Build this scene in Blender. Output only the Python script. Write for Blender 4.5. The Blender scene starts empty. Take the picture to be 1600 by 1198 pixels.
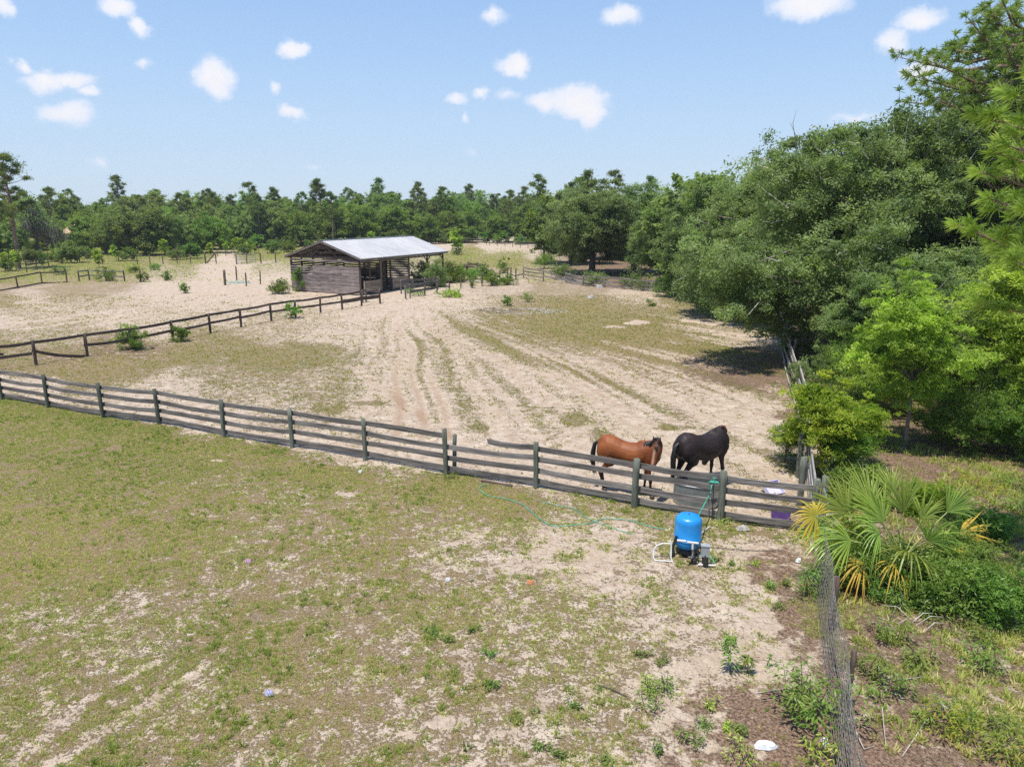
import bpy, math, random
import numpy as np
from mathutils import Vector, Matrix
R = math.radians
random.seed(7); RNG = np.random.default_rng(7)
SC = bpy.context.scene
COL = SC.collection

# ------------------------------------------------------------------ camera
F_PX, CAM_H, HOR = 1109.0, 7.2, 328.0
PITCH = math.atan((599 - HOR) / F_PX)
cam = bpy.data.cameras.new('camera'); cam.sensor_width = 36; cam.lens = F_PX / 1600 * 36
cam.clip_start = 0.1; cam.clip_end = 3000
co = bpy.data.objects.new('camera', cam); COL.objects.link(co)
co.location = (0, 0, CAM_H); co.rotation_euler = (math.pi / 2 - PITCH, 0, 0)
SC.camera = co
SC.render.resolution_x, SC.render.resolution_y = 1024, 766

def ray(px, py):
    c, s = math.cos(PITCH), math.sin(PITCH)
    X = (px - 800) / F_PX; Z = -(py - 599) / F_PX
    return X, c + Z * s, -s + Z * c
def at(px, py, z=0.0):
    X, Y, Z = ray(px, py); t = (z - CAM_H) / Z
    return Vector((X * t, Y * t, z))
def top_h(py_top, base):                 # height of something above ground point base whose top shows at row py_top
    X, Y, Z = ray(800, py_top)
    return CAM_H + Z / Y * base[1]
def px_x(px, y, z=0.0):                  # world x of photo column px at depth y, height z
    c, s = math.cos(PITCH), math.sin(PITCH)
    d = y * c - (z - CAM_H) * s
    return (px - 800) / F_PX * d

# ------------------------------------------------------------------ sun and sky
SUN_EL, SUN_AZ = R(73), R(222)           # azimuth measured clockwise from +Y: sun stands behind the camera, to the left
sv = Vector((math.sin(SUN_AZ) * math.cos(SUN_EL), math.cos(SUN_AZ) * math.cos(SUN_EL), math.sin(SUN_EL)))
sl = bpy.data.lights.new('sun', 'SUN'); sl.energy = 4.4; sl.angle = R(0.5); sl.color = (1.0, 0.95, 0.87)
so = bpy.data.objects.new('sun', sl); COL.objects.link(so)
so.rotation_euler = sv.to_track_quat('Z', 'Y').to_euler(); so.location = (0, 0, 60)
SC.view_settings.view_transform = 'Standard'; SC.view_settings.look = 'None'
SC.view_settings.exposure = 0.5; SC.view_settings.gamma = 1.0
SC.render.engine = 'CYCLES'
cy = SC.cycles
cy.max_bounces = 7; cy.diffuse_bounces = 5; cy.glossy_bounces = 2; cy.transmission_bounces = 5; cy.transparent_max_bounces = 8
cy.use_denoising = False
cy.use_adaptive_sampling = True; cy.adaptive_threshold = 0.01

def az_el(px, py):
    X, Y, Z = ray(px, py); n = math.sqrt(X * X + Y * Y + Z * Z)
    return math.atan2(X, Y), math.asin(Z / n)

W = bpy.data.worlds.new('World'); SC.world = W; W.use_nodes = True
nt = W.node_tree; nt.nodes.clear()
def N(t, typ, **kw):
    n = t.nodes.new(typ)
    for k, v in kw.items():
        if k == 'inp':
            for a, b in v.items(): n.inputs[a].default_value = b
        else: setattr(n, k, v)
    return n
def math_n(t, op, a, b=None, c=None, clamp=False):
    n = t.nodes.new('ShaderNodeMath'); n.operation = op; n.use_clamp = clamp
    for i, v in enumerate((a, b, c)):
        if v is None: continue
        if isinstance(v, (int, float)): n.inputs[i].default_value = v
        else: t.links.new(v, n.inputs[i])
    return n.outputs[0]
def mix_n(t, f, a, b, mode='MIX'):
    n = t.nodes.new('ShaderNodeMix'); n.data_type = 'RGBA'; n.blend_type = mode
    for s, v in ((n.inputs[0], f), (n.inputs[6], a), (n.inputs[7], b)):
        if isinstance(v, (int, float)): s.default_value = v
        elif isinstance(v, tuple): s.default_value = (*v, 1.0) if len(v) == 3 else v
        else: t.links.new(v, s)
    return n.outputs[2]
def ramp_n(t, f, lo, hi):
    n = t.nodes.new('ShaderNodeMapRange'); n.interpolation_type = 'SMOOTHSTEP'
    n.inputs[1].default_value = lo; n.inputs[2].default_value = hi
    t.links.new(f, n.inputs[0]); return n.outputs[0]

sky = N(nt, 'ShaderNodeTexSky', sky_type='NISHITA', sun_disc=False)
sky.sun_elevation = SUN_EL; sky.sun_rotation = SUN_AZ
sky.altitude = 100; sky.air_density = 1.0; sky.dust_density = 0.6; sky.ozone_density = 2.2
tc = N(nt, 'ShaderNodeTexCoord'); sep = N(nt, 'ShaderNodeSeparateXYZ'); nt.links.new(tc.outputs['Generated'], sep.inputs[0])
az = math_n(nt, 'ARCTAN2', sep.outputs[0], sep.outputs[1]); el = math_n(nt, 'ARCSINE', sep.outputs[2])
cmb = N(nt, 'ShaderNodeCombineXYZ'); nt.links.new(az, cmb.inputs[0]); nt.links.new(el, cmb.inputs[1])
def vm(op, a, b, c=None):
    n = nt.nodes.new('ShaderNodeVectorMath'); n.operation = op
    for i, v in enumerate((a, b, c)):
        if v is None: continue
        if isinstance(v, (tuple, list, Vector)): n.inputs[i].default_value = v
        else: nt.links.new(v, n.inputs[i])
    return n
def dist_noise(scale, amp, detail):
    m = N(nt, 'ShaderNodeTexNoise', inp={'Scale': scale, 'Detail': detail, 'Roughness': 0.62}); nt.links.new(cmb.outputs[0], m.inputs['Vector'])
    s = vm('SUBTRACT', m.outputs['Color'], (0.5, 0.5, 0.5)); return vm('MULTIPLY', s.outputs[0], (amp, amp * .8, 0)).outputs[0]
uv = vm('ADD', cmb.outputs[0], dist_noise(30, 0.040, 6)).outputs[0]
CLOUDS = [  # photo column, row, half width, half height, weight
    (188, 14, 24, 15, 1), (220, 45, 15, 15, .9), (460, 76, 25, 14, 1), (336, 122, 28, 30, 1.1), (72, 122, 28, 15, .95), (108, 124, 30, 12, .9),
    (137, 146, 20, 9, .8), (32, 101, 12, 8, .75), (106, 177, 36, 16, .85), (224, 103, 13, 9, .5), (430, 139, 13, 10, .5), (455, 176, 23, 11, .85),
    (803, 102, 30, 18, 1.05), (712, 154, 22, 8, .7), (748, 143, 13, 11, .7), (905, 158, 48, 26, 1.2), (925, 175, 26, 24, 1.1), (850, 158, 32, 16, .9),
    (770, 25, 24, 14, .65), (970, 27, 32, 17, .8), (1265, 8, 55, 20, 1.05), (1433, 33, 30, 15, .9), (1397, 68, 22, 18, .8), (1445, 106, 28, 13, .85),
    (158, 255, 16, 13, .45), (730, 181, 8, 9, .5), (790, 150, 25, 10, .4), (1336, 186, 36, 9, .5), (8, 8, 14, 14, .7), (735, 237, 14, 8, .25), (490, 262, 12, 5, .3),
    (-180, 60, 60, 22, 1), (1750, 120, 70, 25, 1), (1980, 40, 60, 20, 1), (-420, 150, 70, 20, .9), (500, -160, 60, 24, 1), (1000, -260, 80, 30, 1)]
acc = None
for px, py, rx, ry, wgt in CLOUDS:
    a, e = az_el(px, py); kx, ky = F_PX / (rx * 1.12), F_PX / (ry * 1.12)
    v = vm('MULTIPLY_ADD', uv, (kx, ky, 0), (-a * kx, -e * ky, 0))
    ln = vm('LENGTH', v.outputs[0], (0, 0, 0)).outputs['Value']
    d = math_n(nt, 'MULTIPLY_ADD', ln, -1.0, 1.0)
    d = math_n(nt, 'MULTIPLY', d, wgt)
    acc = d if acc is None else math_n(nt, 'SMOOTH_MAX', acc, d, 0.12)
dens = ramp_n(nt, acc, -0.02, 0.50)
cn = N(nt, 'ShaderNodeTexNoise', inp={'Scale': 45.0, 'Detail': 4.0}); nt.links.new(cmb.outputs[0], cn.inputs['Vector'])
dens2 = math_n(nt, 'MULTIPLY', dens, math_n(nt, 'MULTIPLY_ADD', cn.outputs['Fac'], 0.35, 0.80), clamp=True)
cloudc = mix_n(nt, ramp_n(nt, acc, 0.1, 0.9), (4.4, 4.8, 5.6), (5.3, 5.25, 5.4))
grad = N(nt, 'ShaderNodeValToRGB'); nt.links.new(math_n(nt, 'MULTIPLY', el, 1.0), grad.inputs[0])
els = grad.color_ramp.elements; els[0].position = 0.0; els[0].color = (.600, .745, .90, 1); els[1].position = 1.0; els[1].color = (.10, .24, .62, 1)
for ps, cl in ((.10, (.52, .705, .94, 1)), (.20, (.41, .62, .93, 1)), (.32, (.30, .50, .88, 1))):
    q = els.new(ps); q.color = cl
gs = nt.nodes.new('ShaderNodeVectorMath'); gs.operation = 'SCALE'; nt.links.new(grad.outputs[0], gs.inputs[0]); gs.inputs['Scale'].default_value = 5.45
skyt = mix_n(nt, 0.85, sky.outputs[0], gs.outputs[0])
fin = mix_n(nt, dens2, skyt, cloudc)
bg = N(nt, 'ShaderNodeBackground', inp={'Strength': 0.13}); nt.links.new(fin, bg.inputs[0])
wo = N(nt, 'ShaderNodeOutputWorld'); nt.links.new(bg.outputs[0], wo.inputs[0])

# ------------------------------------------------------------------ helpers
def tag(o, label=None, cat=None, group=None, kind=None):
    if label: o['label'] = label
    if cat: o['category'] = cat
    if group: o['group'] = group
    if kind: o['kind'] = kind
    return o
def empty(name, loc, label=None, cat=None, group=None, rz=0):
    o = bpy.data.objects.new(name, None); COL.objects.link(o); o.location = loc; o.rotation_euler = (0, 0, rz)
    o.empty_display_size = 0.2
    return tag(o, label, cat, group)
def link(name, me, mat=None, parent=None, loc=(0, 0, 0)):
    o = bpy.data.objects.new(name, me); COL.objects.link(o)
    if mat and len(me.materials) == 0: me.materials.append(mat)
    if parent: o.parent = parent
    o.location = loc
    return o
def np_mesh(name, V, Fc, attrs=None, smooth=False):
    """V (n,3), Fc (m,k) int array of one polygon size"""
    V = np.ascontiguousarray(V, dtype=np.float32); Fc = np.ascontiguousarray(Fc, dtype=np.int32)
    me = bpy.data.meshes.new(name); m, k = Fc.shape
    me.vertices.add(len(V)); me.vertices.foreach_set('co', V.ravel())
    me.loops.add(m * k); me.loops.foreach_set('vertex_index', Fc.ravel())
    me.polygons.add(m); me.polygons.foreach_set('loop_start', np.arange(0, m * k, k, dtype=np.int32))
    me.polygons.foreach_set('use_smooth', np.full(m, smooth))
    me.update(calc_edges=True)
    for n, a in (attrs or {}).items():
        at_ = me.attributes.new(n, 'FLOAT', 'POINT'); at_.data.foreach_set('value', np.ascontiguousarray(a, dtype=np.float32))
    return me
class MB:
    """collects simple solids, then becomes one mesh object"""
    def __init__(s): s.v = []; s.f = []; s.sm = []
    def add(s, vs, fs, smooth=False):
        o = len(s.v); s.v += [tuple(v) for v in vs]; s.f += [tuple(i + o for i in f) for f in fs]; s.sm += [smooth] * len(fs)
    def box(s, c, size, rot=None, jit=0.0):
        x, y, z = [d / 2 for d in size]; M = rot or Matrix.Identity(3)
        vs = [Vector(c) + M @ Vector((a * x + random.uniform(-jit, jit), b * y + random.uniform(-jit, jit), d * z + random.uniform(-jit, jit))) for a in (-1, 1) for b in (-1, 1) for d in (-1, 1)]
        s.add(vs, [(0, 1, 3, 2), (4, 6, 7, 5), (0, 4, 5, 1), (2, 3, 7, 6), (0, 2, 6, 4), (1, 5, 7, 3)]); return s
    def bar(s, a, b, w, h, up=Vector((0, 0, 1)), jit=0.0):
        a, b = Vector(a), Vector(b); d = b - a; x = d.normalized(); y = up.cross(x)
        if y.length < 1e-4: y = Vector((0, 1, 0)).cross(x)
        y.normalize(); z = x.cross(y); M = Matrix((x, y, z)).transposed()
        return s.box((a + b) / 2, (d.length, w, h), M, jit)
    def tube(s, pts, rad, n=6, cap=True, smooth=True):
        pts = [Vector(p) for p in pts]; k = len(pts)
        if isinstance(rad, (int, float)): rad = [rad] * k
        vs = []; pu = None
        for i, p in enumerate(pts):
            d = (pts[min(i + 1, k - 1)] - pts[max(i - 1, 0)]).normalized()
            u = (pu - d * pu.dot(d)) if pu else d.orthogonal()
            if u.length < 1e-5: u = d.orthogonal()
            u.normalize(); pu = u; w = d.cross(u)
            vs += [p + (u * math.cos(2 * math.pi * j / n) + w * math.sin(2 * math.pi * j / n)) * rad[i] for j in range(n)]
        fs = [(i * n + j, i * n + (j + 1) % n, (i + 1) * n + (j + 1) % n, (i + 1) * n + j) for i in range(k - 1) for j in range(n)]
        s.add(vs, fs, smooth)
        if cap:
            s.add([vs[j] for j in range(n)], [tuple(range(n))[::-1]]); s.add([vs[(k - 1) * n + j] for j in range(n)], [tuple(range(n))])
        return s
    def lathe(s, c, prof, n=24, sx=1, sy=1):
        vs = [(c[0] + r * math.cos(2 * math.pi * j / n) * sx, c[1] + r * math.sin(2 * math.pi * j / n) * sy, c[2] + z) for r, z in prof for j in range(n)]
        fs = [(i * n + j, i * n + (j + 1) % n, (i + 1) * n + (j + 1) % n, (i + 1) * n + j) for i in range(len(prof) - 1) for j in range(n)]
        s.add(vs, fs, True); return s
    def mesh(s, name, off=(0, 0, 0)):
        me = bpy.data.meshes.new(name); o = Vector(off)
        me.from_pydata([tuple(Vector(v) - o) for v in s.v], [], s.f)
        me.polygons.foreach_set('use_smooth', s.sm); me.update(); return me
    def build(s, name, mat, parent=None):
        """vertices given in world space; the parent is an unrotated Empty"""
        off = parent_world(parent) if parent else (0, 0, 0)
        return link(name, s.mesh(name, off), mat, parent)
def parent_world(o):
    v = Vector((0, 0, 0))
    while o: v = v + o.location; o = o.parent
    return v

# ---- numpy noise
def vnoise(x, y, seed=0):
    xi = np.floor(x).astype(np.int64); yi = np.floor(y).astype(np.int64); fx = x - xi; fy = y - yi
    fx = fx * fx * (3 - 2 * fx); fy = fy * fy * (3 - 2 * fy)
    def h(a, b):
        n = (a * 374761393 + b * 668265263 + seed * 974711) & 0x7fffffff
        n = ((n ^ (n >> 13)) * 1274126177) & 0x7fffffff
        n = (n ^ (n >> 16)) & 0xffff
        return n / 65535.0
    return (h(xi, yi) * (1 - fx) + h(xi + 1, yi) * fx) * (1 - fy) + (h(xi, yi + 1) * (1 - fx) + h(xi + 1, yi + 1) * fx) * fy
def fbm(x, y, seed=0, octv=4, g=0.5):
    t = 0; a = 1; s = 0
    for i in range(octv):
        t = t + a * vnoise(x * 2 ** i + 17.3 * i, y * 2 ** i - 9.1 * i, seed + i); s += a; a *= g
    return t / s

# ------------------------------------------------------------------ materials
def mat(name):
    m = bpy.data.materials.new(name); m.use_nodes = True; t = m.node_tree
    return m, t, t.nodes['Principled BSDF']
def simple(name, col, rough=0.6, metal=0.0, var=0.0, scale=8.0, bump=0.0, spec=0.5):
    m, t, b = mat(name); b.inputs['Roughness'].default_value = rough; b.inputs['Metallic'].default_value = metal
    b.inputs['Specular IOR Level'].default_value = spec
    if var or bump:
        tc = N(t, 'ShaderNodeTexCoord'); no = N(t, 'ShaderNodeTexNoise', inp={'Scale': scale, 'Detail': 6.0, 'Roughness': .65}); t.links.new(tc.outputs['Object'], no.inputs['Vector'])
        lo = tuple(c * (1 - var) for c in col); hi = tuple(min(1, c * (1 + var)) for c in col)
        t.links.new(mix_n(t, ramp_n(t, no.outputs['Fac'], .3, .7), lo, hi), b.inputs['Base Color'])
        if bump:
            bp = N(t, 'ShaderNodeBump', inp={'Strength': bump, 'Distance': .02}); t.links.new(no.outputs['Fac'], bp.inputs['Height']); t.links.new(bp.outputs[0], b.inputs['Normal'])
    else: b.inputs['Base Color'].default_value = (*col, 1)
    return m
def wood(name, dark, light, scale=1.0, lichen=None):
    m, t, b = mat(name); b.inputs['Roughness'].default_value = .85; b.inputs['Specular IOR Level'].default_value = .25
    tc = N(t, 'ShaderNodeTexCoord'); mp = N(t, 'ShaderNodeMapping'); mp.inputs['Scale'].default_value = (1.2 * scale, 22 * scale, 22 * scale)
    oi = N(t, 'ShaderNodeObjectInfo')
    t.links.new(tc.outputs['Object'], mp.inputs['Vector'])
    off = N(t, 'ShaderNodeVectorMath', operation='ADD'); t.links.new(mp.outputs[0], off.inputs[0])
    sc_ = N(t, 'ShaderNodeVectorMath', operation='SCALE'); sc_.inputs[0].default_value = (31, 17, 11); t.links.new(oi.outputs['Random'], sc_.inputs['Scale']); t.links.new(sc_.outputs[0], off.inputs[1])
    g = N(t, 'ShaderNodeTexNoise', inp={'Scale': 1.0, 'Detail': 6.0, 'Roughness': .7}); t.links.new(off.outputs[0], g.inputs['Vector'])
    blot = N(t, 'ShaderNodeTexNoise', inp={'Scale': 2.2, 'Detail': 5.0}); t.links.new(tc.outputs['Object'], blot.inputs['Vector'])
    c = mix_n(t, ramp_n(t, g.outputs['Fac'], .34, .68), dark, light)
    val = math_n(t, 'MULTIPLY_ADD', oi.outputs['Random'], .5, .75)
    val = math_n(t, 'MULTIPLY', val, math_n(t, 'MULTIPLY_ADD', blot.outputs['Fac'], .7, .65))
    hs = N(t, 'ShaderNodeHueSaturation'); t.links.new(c, hs.inputs['Color']); t.links.new(val, hs.inputs['Value'])
    outc = hs.outputs[0]
    if lichen:
        l2 = N(t, 'ShaderNodeTexNoise', inp={'Scale': 5.0, 'Detail': 8.0, 'Roughness': .75}); t.links.new(off.outputs[0], l2.inputs['Vector'])
        outc = mix_n(t, math_n(t, 'MULTIPLY', ramp_n(t, l2.outputs['Fac'], .52, .62), .6), outc, lichen)
    t.links.new(outc, b.inputs['Base Color'])
    bp = N(t, 'ShaderNodeBump', inp={'Strength': .5, 'Distance': .01}); t.links.new(g.outputs['Fac'], bp.inputs['Height']); t.links.new(bp.outputs[0], b.inputs['Normal'])
    return m
GAIN = {'live_oak_leaf': 1.08, 'spring_leaf': 1.05, 'yellow_green_leaf': .9, 'shrub_leaf': .72, 'palm_blade': .84, 'dry_palm_blade': .74, 'grass_blade': .84, 'meadow_blade': .88, 'green_tuft': .86, 'hanging_moss': .9, 'long_needle': .85, 'tall_pine_needle': .8, 'broadleaf_leaf': .84, 'far_oak_leaf': .95, 'pine_needle': .95}
def leafm(name, c0, c1, c2=None, trans=0.28, rough=0.5, spec=.3):
    """leaf colour follows the per-leaf 'tint' attribute and a slow drift over the tree"""
    m, t, b = mat(name); a = N(t, 'ShaderNodeAttribute', attribute_name='tint'); oi = N(t, 'ShaderNodeObjectInfo')
    c = mix_n(t, ramp_n(t, a.outputs['Fac'], 0.0, .75), c0, c1)
    if c2: c = mix_n(t, ramp_n(t, a.outputs['Fac'], .78, 1.0), c, c2)
    hs = N(t, 'ShaderNodeHueSaturation'); t.links.new(c, hs.inputs['Color'])
    vr, v0, hr = (.22, 1.40, .020) if name == 'live_oak_leaf' else (.20, 1.28, .02) if name == 'spring_leaf' else (.50, 1.16, .05)
    t.links.new(math_n(t, 'MULTIPLY_ADD', oi.outputs['Random'], vr * GAIN.get(name, 1), v0 * GAIN.get(name, 1)), hs.inputs['Value'])
    t.links.new(math_n(t, 'MULTIPLY_ADD', oi.outputs['Random'], hr, .505 - hr / 2 if hr < .03 else .478), hs.inputs['Hue'])
    t.links.new(hs.outputs[0], b.inputs['Base Color']); b.inputs['Roughness'].default_value = rough; b.inputs['Specular IOR Level'].default_value = spec
    tr = N(t, 'ShaderNodeBsdfTranslucent'); tcx = mix_n(t, 1.0, hs.outputs[0], (1.75, 1.9, .9), 'MULTIPLY'); t.links.new(tcx, tr.inputs[0])
    mx = N(t, 'ShaderNodeMixShader', inp={0: min(.6, trans * 1.5)}); t.links.new(b.outputs[0], mx.inputs[1]); t.links.new(tr.outputs[0], mx.inputs[2])
    t.links.new(mx.outputs[0], t.nodes['Material Output'].inputs[0]); return m

M = dict(
    fence_wood=wood('weathered_grey_board', (.080, .070, .064), (.27, .245, .225)),
    post_wood=wood('green_grey_post', (.06, .066, .052), (.17, .18, .145), lichen=(.24, .27, .20)),
    brown_wood=wood('brown_board', (.060, .043, .034), (.17, .125, .10)),
    pale_wood=wood('bleached_board', (.17, .155, .14), (.42, .39, .365)),
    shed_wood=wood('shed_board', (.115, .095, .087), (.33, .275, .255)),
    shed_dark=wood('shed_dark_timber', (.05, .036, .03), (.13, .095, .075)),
    shed_tan=wood('shed_tan_door', (.22, .17, .12), (.40, .33, .25)),
    bark=simple('grey_bark', (.17, .14, .12), .9, var=.45, scale=6, bump=.6),
    pine_bark=simple('pine_bark', (.20, .135, .10), .9, var=.5, scale=5, bump=.6),
    dark_bark=simple('dark_bark', (.09, .075, .062), .9, var=.4, scale=6, bump=.5),
    pale_bark=simple('pale_twig', (.42, .38, .34), .9, var=.3, scale=6),
    oak=leafm('live_oak_leaf', (.070, .098, .034), (.165, .205, .080), (.27, .29, .16)),
    oak_far=leafm('far_oak_leaf', (.095, .130, .038), (.175, .215, .066), (.23, .25, .10)),
    broad=leafm('broadleaf_leaf', (.100, .160, .030), (.195, .260, .055), (.25, .30, .08)),
    bright=leafm('spring_leaf', (.125, .170, .026), (.30, .350, .065), (.46, .48, .18), trans=.34),
    yellow=leafm('yellow_green_leaf', (.13, .20, .020), (.30, .35, .045), (.48, .32, .08), trans=.35),
    pine=leafm('pine_needle', (.075, .110, .032), (.150, .190, .055), (.22, .24, .09), trans=.25),
    pine_near=leafm('long_needle', (.15, .20, .035), (.34, .40, .09), (.55, .52, .20), trans=.34),
    shrub=leafm('shrub_leaf', (.085, .145, .022), (.21, .29, .055), (.24, .34, .09), trans=.28, rough=.4),
    moss=leafm('hanging_moss', (.16, .16, .13), (.26, .25, .20), trans=.15),
    palm=leafm('palm_blade', (.11, .17, .022), (.25, .32, .060), (.46, .47, .15), trans=.22, rough=.35, spec=.5),
    palm_dry=leafm('dry_palm_blade', (.33, .28, .05), (.54, .34, .06), (.50, .22, .05), trans=.25),
    grass=leafm('grass_blade', (.13, .160, .036), (.30, .30, .080), (.45, .36, .20), trans=.25, rough=.6),
    pine_tall=leafm('tall_pine_needle', (.10, .14, .035), (.22, .26, .065), (.34, .32, .12), trans=.3),
    tuft=leafm('green_tuft', (.085, .135, .028), (.20, .25, .055), (.36, .34, .14), trans=.25, rough=.6),
    meadow=leafm('meadow_blade', (.18, .23, .05), (.31, .35, .09), (.44, .42, .17), trans=.25, rough=.6),
    galv=simple('galvanised_steel', (.34, .37, .38), .42, .6, var=.15, scale=5),
    trough_shade=simple('painted_trough_shade', (.07, .08, .08), .7),  # painted shade for the inside of the water trough
    water=simple('trough_water', (.03, .04, .035), .25, spec=.2),
    pvc=simple('white_pvc', (.56, .55, .52), .45, var=.1, scale=9),
    black=simple('black_fitting', (.022, .022, .024), .45, var=.2, scale=20),
    brass=simple('brass', (.45, .33, .12), .35, .9),
    greybox=simple('grey_switch_box', (.30, .32, .33), .45, var=.1, scale=9),
    hose=simple('green_hose', (.06, .36, .25), .4, var=.25, scale=4),
    white_plastic=simple('white_plastic', (.75, .76, .78), .35, var=.05),
    lilac=simple('lilac_plastic', (.55, .53, .75), .4),
    purple=simple('purple_plastic', (.14, .08, .30), .45, var=.15),
    stone=simple('pale_stone', (.42, .39, .36), .9, var=.3, scale=10, bump=.4),
    tanroof=simple('tan_roof', (.40, .28, .17), .85, var=.2, scale=3),
    tanwall=simple('tan_wall', (.42, .34, .24), .85, var=.1, scale=3),
    darkmetal=simple('dark_metal', (.06, .055, .05), .6, .4, var=.3, scale=3),
    wire=simple('rusty_wire', (.27, .25, .22), .6, .2, var=.3, scale=3),
    debris=simple('grey_debris', (.36, .33, .31), .9, var=.4, scale=8),
)
# ridged metal roof, seams run down the slope (object X)
def roof_mat():
    m, t, b = mat('galvanised_roof_sheet'); tc = N(t, 'ShaderNodeTexCoord'); sp = N(t, 'ShaderNodeSeparateXYZ'); t.links.new(tc.outputs['Object'], sp.inputs[0])
    no = N(t, 'ShaderNodeTexNoise', inp={'Scale': .9, 'Detail': 6.0, 'Roughness': .7}); mp = N(t, 'ShaderNodeMapping'); mp.inputs['Scale'].default_value = (.5, 2.5, 1); t.links.new(tc.outputs['Object'], mp.inputs['Vector']); t.links.new(mp.outputs[0], no.inputs['Vector'])
    c = mix_n(t, ramp_n(t, no.outputs['Fac'], .35, .7), (.40, .395, .385), (.55, .54, .525))
    c = mix_n(t, math_n(t, 'MULTIPLY', ramp_n(t, no.outputs['Fac'], .62, .75), .5), c, (.36, .27, .21))
    t.links.new(c, b.inputs['Base Color']); b.inputs['Metallic'].default_value = .1; b.inputs['Roughness'].default_value = .5
    w = math_n(t, 'SINE', math_n(t, 'MULTIPLY', sp.outputs[1], 2 * math.pi / .3)); bp = N(t, 'ShaderNodeBump', inp={'Strength': .5, 'Distance': .03}); t.links.new(w, bp.inputs['Height']); t.links.new(bp.outputs[0], b.inputs['Normal'])
    return m
M['roof'] = roof_mat()

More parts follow.
